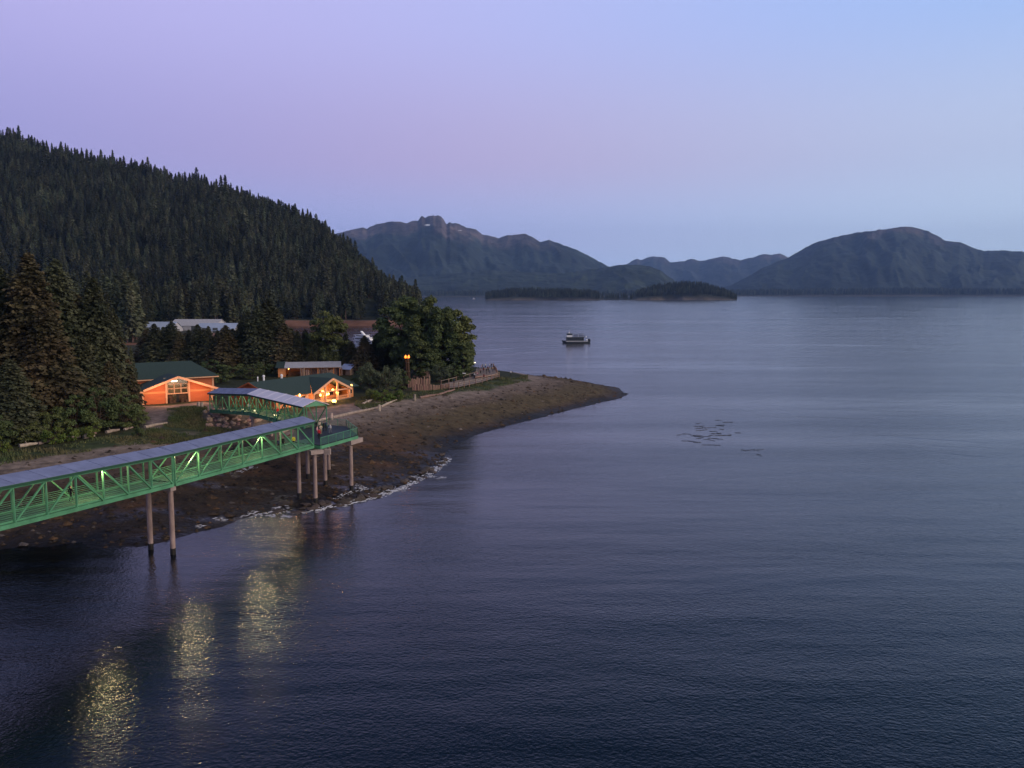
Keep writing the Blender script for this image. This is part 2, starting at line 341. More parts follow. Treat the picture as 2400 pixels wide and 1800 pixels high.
def px_poly(pts, z): return [tuple(at(u, v, z))[:2] for u, v in pts]
SHORE = px_poly([(-700, 1375), (-400, 1335), (-150, 1302), (0, 1284), (100, 1279), (200, 1267), (235, 1284), (300, 1280), (345, 1284), (418, 1262), (470, 1248), (583, 1212), (643, 1197), (740, 1192), (770, 1176), (813, 1182), (858, 1170), (905, 1155),
                 (962, 1134), (1001, 1111), (1030, 1092), (1055, 1072), (1044, 1055), (1085, 1030), (1193, 997), (1302, 970), (1400, 946), (1454, 933), (1472, 924), (1443, 909), (1356, 893), (1290, 884)], 0.0)
SHORE += [(6, 330), (-2, 320), (-9, 322), (-16, 342), (-24, 380), (-50, 430), (-100, 455), (-200, 468), (-420, 480), (-420, SHORE[0][1])]
BERM = px_poly([(-700, 1190), (-400, 1140), (-150, 1105), (0, 1082), (100, 1068), (200, 1053), (300, 1038), (400, 1020), (520, 1002), (640, 990), (720, 986), (800, 968), (890, 947), (980, 931), (1060, 921), (1130, 908), (1200, 893), (1236, 882)], 5.5)
BERM += [(1, 297), (-6, 306), (-13, 318), (-23, 342), (-34, 380), (-58, 418), (-105, 440), (-200, 452), (-410, 466), (-410, BERM[0][1])]

def sdist(px, py, poly):
    P = np.array(poly); d2 = np.full(px.shape, 1e18); inside = np.zeros(px.shape, bool); n = len(P)
    for i in range(n):
        a = P[i]; b = P[(i + 1) % n]; ab = b - a; L = ab @ ab
        t = np.clip(((px - a[0]) * ab[0] + (py - a[1]) * ab[1]) / L, 0, 1)
        d2 = np.minimum(d2, (px - a[0] - t * ab[0]) ** 2 + (py - a[1] - t * ab[1]) ** 2)
        c = (a[1] > py) != (b[1] > py)
        with np.errstate(divide='ignore', invalid='ignore'): xi = (b[0] - a[0]) * (py - a[1]) / (b[1] - a[1] + 1e-12) + a[0]
        inside ^= c & (px < xi)
    d = np.sqrt(d2); return np.where(inside, d, -d)
BR2_END = (-66.0, 184.5)
def ground_z(x, y, parts=False):
    x = np.asarray(x, float); y = np.asarray(y, float)
    wob = vnoise(x / 9, y / 9, 3, 3) * 1.8
    ds = sdist(x, y, SHORE) + wob * 0.7; db = sdist(x, y, BERM) + wob * 0.4
    q = np.clip(ds / (ds + np.maximum(-db, 0) + 1e-6), 0, 1)
    beach = 5.5 * q ** 0.95 + vnoise(x / 3.5, y / 3.5, 5, 3) * 0.28 * (1 - q) + vnoise(x / 12, y / 12, 9, 2) * 0.5 * q * (1 - q) * 2
    up = 5.5 + np.clip(db * 0.06, 0, 0.5) + vnoise(x / 6, y / 6, 6, 3) * 0.12
    r = np.hypot((x - BR2_END[0] + 3) / 1.6, y - BR2_END[1] - 5)
    up = up + 1.1 * np.exp(-(r / 8) ** 2)
    z = np.where(ds < 0, np.maximum(ds * 0.10, -3.0), np.where(db > 0, up, beach))
    return (z, ds, db, q) if parts else z
def gz(x, y): return float(ground_z(np.array([x]), np.array([y]))[0])

GRASS = [px_poly(p, 5.9) for p in (
    [(-300, 1110), (-100, 1078), (0, 1062), (130, 1049), (300, 1012), (350, 1008), (420, 992), (350, 1030), (200, 1051), (100, 1064), (0, 1080), (-300, 1135)],
    [(345, 1010), (430, 988), (470, 985), (560, 1003), (660, 985), (640, 1002), (480, 1016), (360, 1032)],
    [(396, 963), (440, 958), (470, 961), (482, 972), (470, 985), (400, 991)],
    [(845, 934), (905, 922), (940, 918), (940, 935), (905, 941), (850, 954), (835, 948)],
    [(915, 931), (1000, 914), (1060, 909), (1170, 886), (1237, 878), (1238, 886), (1130, 908), (1000, 926), (930, 936)])]
GRAVEL = [px_poly(p, 6.0) for p in (
    [(332, 953), (400, 950), (470, 942), (495, 944), (505, 965), (486, 975), (466, 966), (430, 957), (398, 962), (393, 985), (375, 1004), (338, 1009), (350, 980)],
    [(735, 958), (800, 948), (850, 940), (905, 924), (915, 934), (850, 958), (770, 983), (700, 1003), (660, 1000), (700, 980)])]
RUBBLE = px_poly([(470, 984), (500, 972), (600, 974), (625, 985), (570, 1002), (490, 1002)], 5.6)

def near_ground():
    st = 1.1; xs = np.arange(-330, 56, st); ys = np.arange(64, 486, st); X, Y = np.meshgrid(xs, ys); nx = len(xs); ny = len(ys)
    Z, ds, db, q = ground_z(X, Y, True)
    jx = X + vnoise(X / 5, Y / 5, 21, 3) * 2.2; jy = Y + vnoise(X / 5, Y / 5, 22, 3) * 2.2
    def sm(a, b, v): t = np.clip((v - a) / (b - a), 0, 1); return t * t * (3 - 2 * t)
    def mixc(C, c, w): return C * (1 - w[..., None]) + np.array(c) * w[..., None]
    n1 = vnoise(X / 14, Y / 10, 31, 4); n2 = vnoise(X / 5, Y / 4, 33, 3)
    C = np.zeros(X.shape + (3,)); C[:] = (0.052, 0.034, 0.021)
    C = mixc(C, (0.085, 0.044, 0.023), sm(0.0, 0.5, n1))                    # rust brown weed
    C = mixc(C, (0.020, 0.019, 0.020), sm(0.05, 0.45, vnoise(X / 16, Y / 9, 37, 3)) * 0.8)
    qq = q + n1 * 0.08
    far = sm(165, 215, Y)
    C = mixc(C, (0.085, 0.064, 0.036), far * sm(0.02, 0.3, qq))             # olive weed on the spit
    C = mixc(C, (0.125, 0.094, 0.076), sm(0.45, 0.70, qq + 0.06 * n2) * (0.45 + 0.55 * far))
    C = mixc(C, (0.195, 0.152, 0.130), sm(0.70, 0.92, qq + 0.05 * n2))
    C = mixc(C, (0.045, 0.034, 0.028), sm(0.02, 0.0, np.abs(q + 0.03 * n1 - 0.62)) * 0.75 * (vnoise(X / 6, Y / 6, 35, 3) > -0.15))
    C = mixc(C, (0.05, 0.04, 0.036), sm(0.015, 0.0, np.abs(qq - 0.86)) * 0.7 * (n2 > -0.1))  # wrack line
    C = mixc(C, (0.030, 0.034, 0.016), sm(-0.5, 1.5, db + n2))              # upland
    C = mixc(C, (0.055, 0.040, 0.024), sm(0.15, 0.5, n1) * (db > 1) * 0.6)
    for g in GRASS: C = mixc(C, (0.044, 0.058, 0.026), sm(-0.8, 0.8, sdist(jx, jy, g)) * (0.55 + 0.45 * (n2 > -0.15)))
    for g in GRAVEL: C = mixc(C, (0.175, 0.135, 0.128), sm(-0.7, 0.5, sdist(X + (jx - X) * 0.4, Y + (jy - Y) * 0.4, g)))
    C = mixc(C, (0.16, 0.11, 0.082), sm(-1, 1, sdist(jx, jy, RUBBLE)) * 0.9)
    C = mixc(C, (0.010, 0.0085, 0.007), sm(1.1, 0.1, Z) * sm(-2.5, -0.4, ds) * 0.75)  # wet, weed-black at the edge
    V = np.stack([X, Y, Z], -1).reshape(-1, 3)
    idx = np.arange(nx * ny).reshape(ny, nx); Q = np.stack([idx[:-1, :-1], idx[:-1, 1:], idx[1:, 1:], idx[1:, :-1]], -1).reshape(-1, 4)
    keep = (Z.ravel()[Q] > -2.9).any(1); Q = Q[keep]
    me = fast_mesh('ground', V, Q, M['ground'], smooth=True); wet = np.clip(sm(1.6, 0.2, Z) * 0.6 + sm(0.12, 0.35, vnoise(X / 7, Y / 3.5, 39, 3)) * sm(0.75, 0.3, q) * (Y < 175), 0, 1); C *= (1 - 0.35 * wet)[..., None]
    set_col(me, C.reshape(-1, 3), wet.reshape(-1))
    o = link('ground', me); o['kind'] = 'structure'
near_ground()

# the wooded hill, with the low land and the bank at its foot
SKYL = np.array([(-700, 250), (-200, 292), (0, 322), (48, 320), (100, 343), (140, 354), (245, 376), (337, 395), (430, 424), (477, 428), (564, 454), (651, 486), (700, 504), (760, 530), (800, 555), (846, 589), (890, 624), (930, 655), (965, 676), (1000, 694), (1060, 712)], float)
TREE_H = 21.0
def hill_z(x, y, parts=False):
    x = np.asarray(x, float); y = np.asarray(y, float)
    u = 1200 + F * x / np.maximum(y, 1) * 1.004
    Dr = np.interp(u, [-700, 0, 950], [1750, 1700, 1480]) + vnoise(u / 90, u * 0 + 3, 41, 2) * 40
    Db = np.interp(u, [0, 500, 700, 1000], [1010, 985, 955, 960])
    zr = H + (686 - np.interp(u, SKYL[:, 0], SKYL[:, 1])) / F * Dr - TREE_H
    t = (y - Db) / (Dr - Db)
    prof = np.where(t < 1, np.clip(t, 0, 1) ** 0.92, 1 - (t - 1) * 0.35)
    z = 6 + np.maximum(zr - 6, -4) * prof + vnoise(x / 70, y / 70, 43, 4) * 9 * np.clip(t * 4, 0, 1) * np.clip((1.02 - t) * 4, 0, 1)
    low = 5.0 + vnoise(x / 40, y / 40, 44, 3) * 0.8
    z = np.where(t < 0, low, z)
    bank = [(-160, 462), (-176, 560), (-205, 690), (-245, 835), (-236, 850), (-118, 862), (-96, 900), (-102, 1030), (-150, 1500), (-220, 2300), (-2500, 2300), (-2500, 440)]
    d = sdist(x, y, bank)
    z = np.where(d < 0, np.maximum(-3, d * 0.3), np.where(d < 60, np.minimum(z, d * 0.36), np.minimum(z, 21.6 + (d - 60) * 0.9)))
    return (z, u, t, d) if parts else z
def hz(x, y): return float(hill_z(np.array([x]), np.array([y]))[0])
def far_hill():
    xs = np.concatenate([np.arange(-1500, -420, 22), np.arange(-420, -60, 7)]); ys = np.concatenate([np.arange(466, 1080, 7), np.arange(1080, 2200, 22)])
    X, Y = np.meshgrid(xs, ys); Z, u, t, d = hill_z(X, Y, True); nx = len(xs); ny = len(ys)
    C = np.zeros(X.shape + (3,)); C[:] = (0.022, 0.026, 0.014)
    w = ((t < 0.0) & (d < 24)); C[w] = (0.17, 0.085, 0.058)
    w = ((t < 0.0) & (d >= 24)); C[w] = (0.05, 0.048, 0.03)
    V = np.stack([X, Y, Z], -1).reshape(-1, 3); idx = np.arange(nx * ny).reshape(ny, nx); Q = np.stack([idx[:-1, :-1], idx[:-1, 1:], idx[1:, 1:], idx[1:, :-1]], -1).reshape(-1, 4)
    Q = Q[(Z.ravel()[Q] > -2.9).any(1)]
    me = fast_mesh('hill', V, Q, M['hillside'], smooth=True); set_col(me, C.reshape(-1, 3)); o = link('hill', me); o['kind'] = 'structure'
far_hill()

# distant mountains
def mountain(name, sky, base_D, ridge_D, rock, wood, seed, rough=1.0, rock_line=0.75):
    sky = np.array(sky, float); us = np.arange(sky[0, 0], sky[-1, 0] + 1, 2.6); ts = np.concatenate([np.linspace(0, 1, 44), np.linspace(1.04, 1.12, 3)])
    U, T = np.meshgrid(us, ts)
    bd = base_D + vnoise(U / 130, U * 0, seed + 1, 3) * (ridge_D - base_D) * 0.10
    rd = ridge_D + vnoise(U / 60, U * 0 + 9, seed + 2, 3) * (ridge_D - base_D) * 0.16
    D = bd + (rd - bd) * T; X = (U - 1200) / F * D
    sk = np.interp(us, sky[:, 0], sky[:, 1]) + vnoise(us / 8, us * 0, seed + 5, 4) * np.where((us > 975) & (us < 1125) & (seed == 101), 4.0, 1.7)
    zr = H + (686 - sk)[None, :] / F * rd
    tt = np.clip(T, 0, 1)
    rid = 1 - np.abs(vnoise(U / 85 + T * 0.7, T * 2.0 + U / 400, seed + 3, 4)) * 1.9
    prof = tt ** 1.15; prof = prof + (rid - 0.55) * 0.8 * tt * (1 - tt) * rough
    Z = -2 + (zr + 2) * np.where(T <= 1, np.clip(prof, 0, 1.0), 1 - (T - 1) * 0.8)
    fine = vnoise(U / 9, T * 30, seed + 4, 3)
    Z += fine * zr * 0.022 * np.clip((1 - T) * 5, 0, 1) * tt
    hgt = Z / np.maximum(zr, 1) + vnoise(U / 40, T * 5, seed + 6, 4) * 0.16
    w = np.clip((hgt - rock_line) / 0.12, 0, 1)[..., None] * np.clip((zr - 620) / 250, 0, 1)[..., None]
    n = np.clip(vnoise(U / 30, T * 8, seed + 7, 4)[..., None] * 1.6 + 0.5, 0, 1)
    C = np.array(wood) * (0.6 + 0.8 * n) * (1 - w) + np.array(rock) * (0.7 + 0.6 * n) * w
    ny, nx = U.shape; V = np.stack([X, D, Z], -1).reshape(-1, 3); idx = np.arange(nx * ny).reshape(ny, nx)
    Q = np.stack([idx[:-1, :-1], idx[:-1, 1:], idx[1:, 1:], idx[1:, :-1]], -1).reshape(-1, 4)
    me = fast_mesh(name, V, Q, M['mountain'], smooth=True); set_col(me, C.reshape(-1, 3)); o = link(name, me); o['kind'] = 'structure'
    return o, (X, D, Z, U)
L_SKY = [(560, 620), (640, 598), (700, 575), (794, 550), (830, 541), (855, 536), (863, 539), (885, 529), (923, 522), (945, 523), (958, 526), (971, 521), (982, 520), (987, 514), (992, 510), (1000, 512), (1007, 512), (1018, 508), (1030, 507), (1038, 513), (1044, 522), (1048, 529), (1056, 524),
         (1066, 525), (1075, 527), (1094, 536), (1117, 541), (1130, 551), (1150, 556), (1170, 560), (1189, 554), (1210, 552), (1231, 551), (1250, 560), (1265, 569), (1275, 567), (1286, 564), (1315, 575), (1353, 588), (1383, 604), (1406, 616), (1433, 630), (1470, 650), (1510, 672)]
F_SKY = [(1380, 650), (1433, 634), (1455, 626), (1490, 607), (1497, 611), (1515, 605), (1528, 602), (1554, 605), (1569, 616), (1600, 613), (1617, 607), (1638, 613), (1660, 608), (1691, 602), (1731, 611), (1760, 604), (1784, 596), (1803, 599), (1822, 595), (1841, 605), (1880, 625), (1940, 650)]
R_SKY = [(1640, 688), (1712, 668), (1788, 626), (1841, 605), (1883, 580), (1902, 571), (1963, 554), (2008, 546), (2031, 545), (2046, 541), (2073, 539), (2103, 534), (2130, 535), (2164, 545), (2187, 556), (2206, 567), (2236, 569), (2267, 581), (2293, 590), (2343, 588), (2358, 591), (2381, 590), (2400, 598), (2500, 612), (2650, 640), (2800, 672)]
FOOT_SKY = [(640, 676), (760, 668), (900, 652), (1000, 650), (1080, 640), (1150, 634), (1230, 638), (1320, 641), (1400, 630), (1450, 621), (1500, 622), (1520, 625), (1545, 635), (1570, 652), (1600, 672), (1630, 690)]
WOOD = (0.021, 0.030, 0.027); ROCK = (0.105, 0.078, 0.078)
mtL, mtLd = mountain('mountain_left', L_SKY, 8200, 11500, ROCK, WOOD, 101, rock_line=0.72)
mountain('mountain_foothill', FOOT_SKY, 7000, 8600, ROCK, (0.024, 0.033, 0.022), 131, rough=0.8, rock_line=2)
mountain('mountain_far', F_SKY, 15000, 18500, ROCK, (0.026, 0.032, 0.032), 151, rock_line=0.8)
mountain('mountain_right', R_SKY, 8600, 11800, (0.07, 0.055, 0.055), WOOD, 171, rock_line=0.82)
def snow_patch(u, v, w, h, name):     # a snow field lying on the rock
    X, D, Z, U = mtLd; uu = 1200 + F * X / (D * cp - (Z - H) * sp); vv = 900 - F * (D * sp + (Z - H) * cp) / (D * cp - (Z - H) * sp)
    k = np.argmin((uu - u) ** 2 + (vv - v) ** 2 + (np.arange(D.shape[0])[:, None] > 43) * 1e6); i, j = np.unravel_index(k, D.shape)
    c = Vector((X[i, j], D[i, j], Z[i, j])); m = MB(); pts = []
    i2 = max(i - 1, 0); sl = (Z[i, j] - Z[i2, j]) / (D[i, j] - D[i2, j] + 1e-6)
    for a in range(14):
        t = 2 * math.pi * a / 14; r = random.uniform(0.6, 1.15); px = math.cos(t) * w * r; py = math.sin(t) * h * r
        pts.append(c + Vector((px, py, py * sl + 14)) + Vector((0, -18, 0)))
    m.slab(pts, 6).build(name, M['snow'], mtL)
snow_patch(1006, 530, 62, 40, 'snow_patch'); snow_patch(1079, 542, 26, 22, 'snow_patch')

# low islands and the far forest shore
def lowland(name, prof, D0, D1, col=(0.03, 0.032, 0.022)):     # prof: (u, ground height)
    prof = np.array(prof, float); us = np.linspace(prof[0, 0], prof[-1, 0], 140); ts = np.linspace(0, 1, 14); U, T = np.meshgrid(us, ts)
    D = D0 + vnoise(U / 60, U * 0, 61, 3) * (D1 - D0) * 0.12 + (D1 - D0) * T; X = (U - 1200) / F * D
    Z = np.interp(U, prof[:, 0], prof[:, 1]) * np.sin(np.pi * np.clip(T, 0, 1)) ** 0.7 - 1.0 + 1.6 * np.clip(T * 12, 0, 1) + vnoise(U / 20, T * 5, 62, 3) * 2
    C = np.zeros(U.shape + (3,)); C[:] = col; C[T < 0.05] = (0.12, 0.10, 0.085)
    ny, nx = U.shape; idx = np.arange(nx * ny).reshape(ny, nx); Q = np.stack([idx[:-1, :-1], idx[:-1, 1:], idx[1:, 1:], idx[1:, :-1]], -1).reshape(-1, 4)
    V = np.stack([X, D, Z], -1).reshape(-1, 3); me = fast_mesh(name, V, Q, M['hillside'], smooth=True); set_col(me, C.reshape(-1, 3)); o = link(name, me); o['kind'] = 'structure'
    return lambda n, holes=(): _spots(n, us, D0, D1, prof, holes)
def _spots(n, us, D0, D1, prof, holes):
    out = []
    while len(out) < n:
        u = random.uniform(us[0], us[-1]); t = random.random() ** 1.4; D = D0 + (D1 - D0) * (0.07 + 0.86 * t)
        if any(a < u < b and random.random() < p for a, b, p in holes): continue
        z = np.interp(u, prof[:, 0], prof[:, 1]) * math.sin(math.pi * (0.07 + 0.86 * t)) ** 0.7 + 0.3
        out.append(((u - 1200) / F * D, D, z))
    return out
ISL = lowland('island_land', [(1138, 3), (1150, 18), (1200, 32), (1240, 33), (1300, 30), (1380, 26), (1402, 12), (1415, 4), (1480, 5), (1492, 24), (1540, 50), (1600, 66), (1650, 58), (1690, 34), (1715, 10), (1724, 2)], 3900, 4500)
SHR = lowland('shore_land_right', [(1560, 4), (1640, 16), (1720, 18), (1860, 24), (2000, 30), (2120, 40), (2190, 34), (2260, 28), (2400, 26), (2600, 30)], 8000, 9000)
SHL = lowland('shore_land_left', [(880, 6), (960, 10), (1040, 14), (1160, 16), (1300, 20), (1480, 18), (1600, 10)], 6800, 7600)

# ------------------------------------------------------------------ conifers and broadleaf trees
def spruce_arrays(h, r, nbr, spray, seed, low=0.07, droop=0.42, shape=0.85, per_m=1.5):
    g = np.random.default_rng(seed); V = []; 
    f = low + (1 - low) * (np.arange(nbr) + g.random(nbr)) / nbr; f = f ** 0.9; f = np.clip(f, low, 0.995)
    lobe = 1 + 0.22 * np.sin(f * 9 + g.random() * 6) * (1 - f)
    L = (r * (1 - f) ** shape * (0.62 + 0.55 * g.random(nbr)) * lobe + 0.02 * h * (1 - f * 0.7))
    L *= np.where(g.random(nbr) < 0.08, 0.45, 1)
    az = np.arange(nbr) * 2.39996 + g.random(nbr) * 0.9; z0 = f * h
    cnt = np.maximum(3, (L * per_m).astype(int) + 2); b = np.repeat(np.arange(nbr), cnt); n = len(b)
    s = g.random(n) ** 0.75; s = 0.12 + 0.88 * s
    up = 0.05 + 0.55 * np.clip(f - 0.55, 0, 1)
    Lb = L[b]; zz = z0[b] + Lb * (up[b] * s - droop * (1 - 0.5 * f[b]) * s * s) + g.normal(0, 0.05, n) * spray
    side = g.normal(0, 0.11, n) * Lb * (0.3 + s * 0.7); ca, sa = np.cos(az[b]), np.sin(az[b])
    cx = ca * Lb * s - sa * side; cy = sa * Lb * s + ca * side
    a2 = az[b] + g.normal(0, 0.65, n); pit = -0.35 + g.normal(0, 0.28, n) + 0.7 * np.clip(f[b] - 0.7, 0, 1)
    ln = spray * (0.7 + 0.7 * g.random(n)) * (0.55 + 0.55 * (1 - f[b])); wd = ln * (0.34 + 0.2 * g.random(n))
    dx = np.cos(a2) * np.cos(pit); dy = np.sin(a2) * np.cos(pit); dz = np.sin(pit); d = np.stack([dx, dy, dz], -1)
    roll = g.normal(0, 0.55, n); w0 = np.stack([-np.sin(a2), np.cos(a2), np.zeros(n)], -1); u0 = np.cross(d, w0); w = w0 * np.cos(roll)[:, None] + u0 * np.sin(roll)[:, None]
    c = np.stack([cx, cy, zz], -1)
    p0 = c - d * ln[:, None] * 0.5; p2 = c + d * ln[:, None] * 0.6; p1 = c + w * wd[:, None]; p3 = c - w * wd[:, None]
    p1[:, 2] -= ln * 0.10; p3[:, 2] -= ln * 0.10
    V = np.stack([p0, p1, p2, p3], 1).reshape(-1, 3); V[:, 2] = np.clip(V[:, 2], 0.15, h * 1.02)
    Q = np.arange(4 * n).reshape(n, 4)
    # leader
    V = np.vstack([V, [[-0.04 * spray, 0, h * 0.965], [0.04 * spray, 0, h * 0.965], [0.01, 0.02, h * 1.02], [-0.01, 0.0, h * 1.02]]]); Q = np.vstack([Q, [[4 * n, 4 * n + 1, 4 * n + 2, 4 * n + 3]]])
    return V, Q
def trunk_mb(h, r, lean=0.0, n=8):
    return MB().tube([(0, 0, -0.6), (lean * 0.2, 0, h * 0.02), (lean * 0.4, 0, h * 0.35), (lean * 0.2, 0, h * 0.7), (0, 0, h * 0.985)], [r * 1.5, r, r * 0.72, r * 0.38, 0.02], n)

NEAR = []   # (crown mesh, trunk mesh, nominal height)
for i, (h, r, nb, mt, low, dr) in enumerate([(34, 9.6, 760, 'needles_rust', 0.05, 0.45), (30, 8.8, 700, 'needles', 0.04, 0.5), (26, 8.2, 640, 'needles_rust', 0.04, 0.4), (28, 6.8, 660, 'needles', 0.03, 0.35)]):
    V, Q = spruce_arrays(h, r, nb, 0.86, 300 + i, low, dr, shape=0.72, per_m=5.6)
    NEAR.append((fast_mesh('spruce_crown', V, Q, M[mt]), trunk_mb(h, 0.42).mesh('spruce_trunk', M['bark']), h))
    if i in (0, 2):
        NEAR.append((fast_mesh('spruce_crown', V, Q, M['needles']), NEAR[-1][1], h))
FAR = []
for i in range(7):
    V, Q = spruce_arrays(30, random.uniform(4.4, 5.8), 170, 2.1, 400 + i, 0.12 if i != 5 else 0.36, 0.45, shape=random.uniform(0.62, 0.9), per_m=0.9)
    tb = trunk_mb(30, 0.36, n=5); Tq = [f for f in tb.f if len(f) == 4]; nv = len(V)
    V2 = np.vstack([V, np.array(tb.v)]); Q2 = np.vstack([Q, np.array(Tq) + nv]); mi = np.r_[np.zeros(len(Q), int), np.ones(len(Tq), int)]
    FAR.append(fast_mesh('hill_spruce', V2, Q2, [M['needles_far'], M['bark_far']], mi))

def spruce(u, v, top, z, var, label, group, width=1.0, name='spruce_tree', rz=None):
    p = at(u, v, z); p.z = gz(p.x, p.y); f = Vector((p.x, p.y, p.z))
    # height from the picture's tree top
    d = ray(u, top); zt = H + d.z * (p.y / d.y); h = max(2.0, zt - p.z)
    cm, tm, nom = NEAR[var]; s = h / nom
    r = empty(name, f, random.uniform(0, 6.28) if rz is None else rz); tag(r, label, 'tree', group)
    link('crown', cm, r, scale=(s * width, s * width, s)); link('trunk', tm, r, scale=(s, s, s)); return r

def forest(name, spots, label, cat, sizes, z_off=-0.5):
    n = len(spots); me = bpy.data.meshes.new(name); me.from_pydata([tuple(p) for p in spots], [], [])
    for nm, typ, dat in (('idx', 'INT', [random.randrange(len(FAR)) for _ in range(n)]), ('rz', 'FLOAT', [random.uniform(0, 6.28) for _ in range(n)]), ('sc', 'FLOAT', sizes), ('wd', 'FLOAT', [random.uniform(0.85, 1.3) for _ in range(n)])):
        a = me.attributes.new(nm, typ, 'POINT'); a.data.foreach_set('value', dat)
    o = link(name, me); tag(o, label, cat, kind='stuff')
    ng = bpy.data.node_groups.get('forest_nodes')
    if ng is None:
        ng = bpy.data.node_groups.new('forest_nodes', 'GeometryNodeTree')
        ng.interface.new_socket('Geometry', in_out='INPUT', socket_type='NodeSocketGeometry'); ng.interface.new_socket('Geometry', in_out='OUTPUT', socket_type='NodeSocketGeometry')
        N = ng.nodes.new; L = ng.links.new; gi = N('NodeGroupInput'); go = N('NodeGroupOutput'); ins = N('GeometryNodeInstanceOnPoints')
        col = bpy.data.collections.new('tree_sources')
        for i, m in enumerate(FAR): so = bpy.data.objects.new('hill_spruce_source', m); col.objects.link(so)
        ci = N('GeometryNodeCollectionInfo'); ci.inputs['Collection'].default_value = col; ci.inputs['Separate Children'].default_value = True; ci.inputs['Reset Children'].default_value = True
        def at_(nm, ty):
            a = N('GeometryNodeInputNamedAttribute'); a.data_type = ty; a.inputs['Name'].default_value = nm; return a.outputs['Attribute']
        ins.inputs['Pick Instance'].default_value = True
        L(gi.outputs[0], ins.inputs['Points']); L(ci.outputs[0], ins.inputs['Instance']); L(at_('idx', 'INT'), ins.inputs['Instance Index'])
        rx = N('ShaderNodeCombineXYZ'); L(at_('rz', 'FLOAT'), rx.inputs[2]); L(rx.outputs[0], ins.inputs['Rotation'])
        sc = at_('sc', 'FLOAT'); wd = at_('wd', 'FLOAT'); mu = N('ShaderNodeMath'); mu.operation = 'MULTIPLY'; L(sc, mu.inputs[0]); L(wd, mu.inputs[1])
        sx = N('ShaderNodeCombineXYZ'); L(mu.outputs[0], sx.inputs[0]); L(mu.outputs[0], sx.inputs[1]); L(sc, sx.inputs[2]); L(sx.outputs[0], ins.inputs['Scale'])
        L(ins.outputs[0], go.inputs[0])
    o.modifiers.new('trees', 'NODES').node_group = ng
    return o

# the hill's trees: the front ones as single trees, the rest as one wood
def hill_trees():
    pts = []; cell = {}; tries = 0
    while tries < 60000 and len(pts) < 5600:
        tries += 1
        u = random.uniform(-140, 1010); t = random.random() ** 0.9 * 1.08
        Db = np.interp(u, [0, 500, 700, 1000], [1010, 985, 955, 960]); Dr = np.interp(u, [-700, 0, 950], [1750, 1700, 1480]); D = Db + 4 + t * (Dr - Db); x = (u - 1200) / F * D
        k = (int(x // 7), int(D // 9))
        if k in cell: continue
        cell[k] = 1; pts.append((x, D, u, t))
    for _ in range(3600):
        u = random.uniform(-140, 640); D = random.uniform(484, 1000)
        if u > 322 and D < 690: continue
        x = (u - 1200) / F * D; k = (int(x // 8), int(D // 11))
        if k in cell: continue
        cell[k] = 1; pts.append((x, D, u, (D - 1000) / 700))
    for _ in range(160):
        u = random.uniform(640, 960); D = random.uniform(908, 960); x = (u - 1200) / F * D; k = (int(x // 6), int(D // 9))
        if k in cell: continue
        cell[k] = 1; pts.append((x, D, u, (D - 1000) / 700))
    P = np.array(pts); Z = hill_z(P[:, 0], P[:, 1]); out = []
    for (x, D, u, t), z in zip(pts, Z):
        if z < 3.0: continue
        v = 900 - F * (D * sp + (z - H) * cp) / (D * cp - (z - H) * sp)
        if 850 < u < 888 and 700 < v < 762 or 700 < u < 728 and 722 < v < 760: continue      # bare earth slips
        out.append((x, D, z, u, t))
    out.sort(key=lambda a: a[4] * 600 + (a[1] - 1000) * 0.2)
    return out
HT = hill_trees()
G_HILL = 'spruces along the foot of the wooded hill'
for i, (x, D, z, u, t) in enumerate(HT[:215]):
    s = random.uniform(0.95, 1.4); w = random.uniform(0.9, 1.3)
    o = link('hill_spruce', FAR[random.randrange(len(FAR))], None, (x, D, z - 0.5), (0, 0, random.uniform(0, 6.28)), (s * w, s * w, s))
    tag(o, 'tall dark spruce standing at the foot of the wooded hill', 'tree', G_HILL)
forest('hill_forest', [(x, D, z - 0.5) for x, D, z, u, t in HT[215:]], 'dense dark spruce forest covering the slope of the hill', 'forest',
       [random.uniform(0.6, 1.22) * (1.28 if random.random() < 0.06 else 1) for _ in HT[215:]])
sp_ = ISL(1900, [(1403, 1488, 0.82)]); forest('island_forest', sp_, 'dark conifer wood on the low islands across the bay', 'forest', [random.uniform(0.6, 1.0) for _ in sp_])
sp_ = SHR(2200); forest('far_shore_forest', sp_, 'dark conifer wood along the far shore below the right mountain', 'forest', [random.uniform(1.2, 2.0) for _ in sp_])
sp_ = SHL(1100); forest('far_shore_forest', sp_, 'hazy conifer wood along the far shore below the left mountain', 'forest', [random.uniform(0.8, 1.5) for _ in sp_])

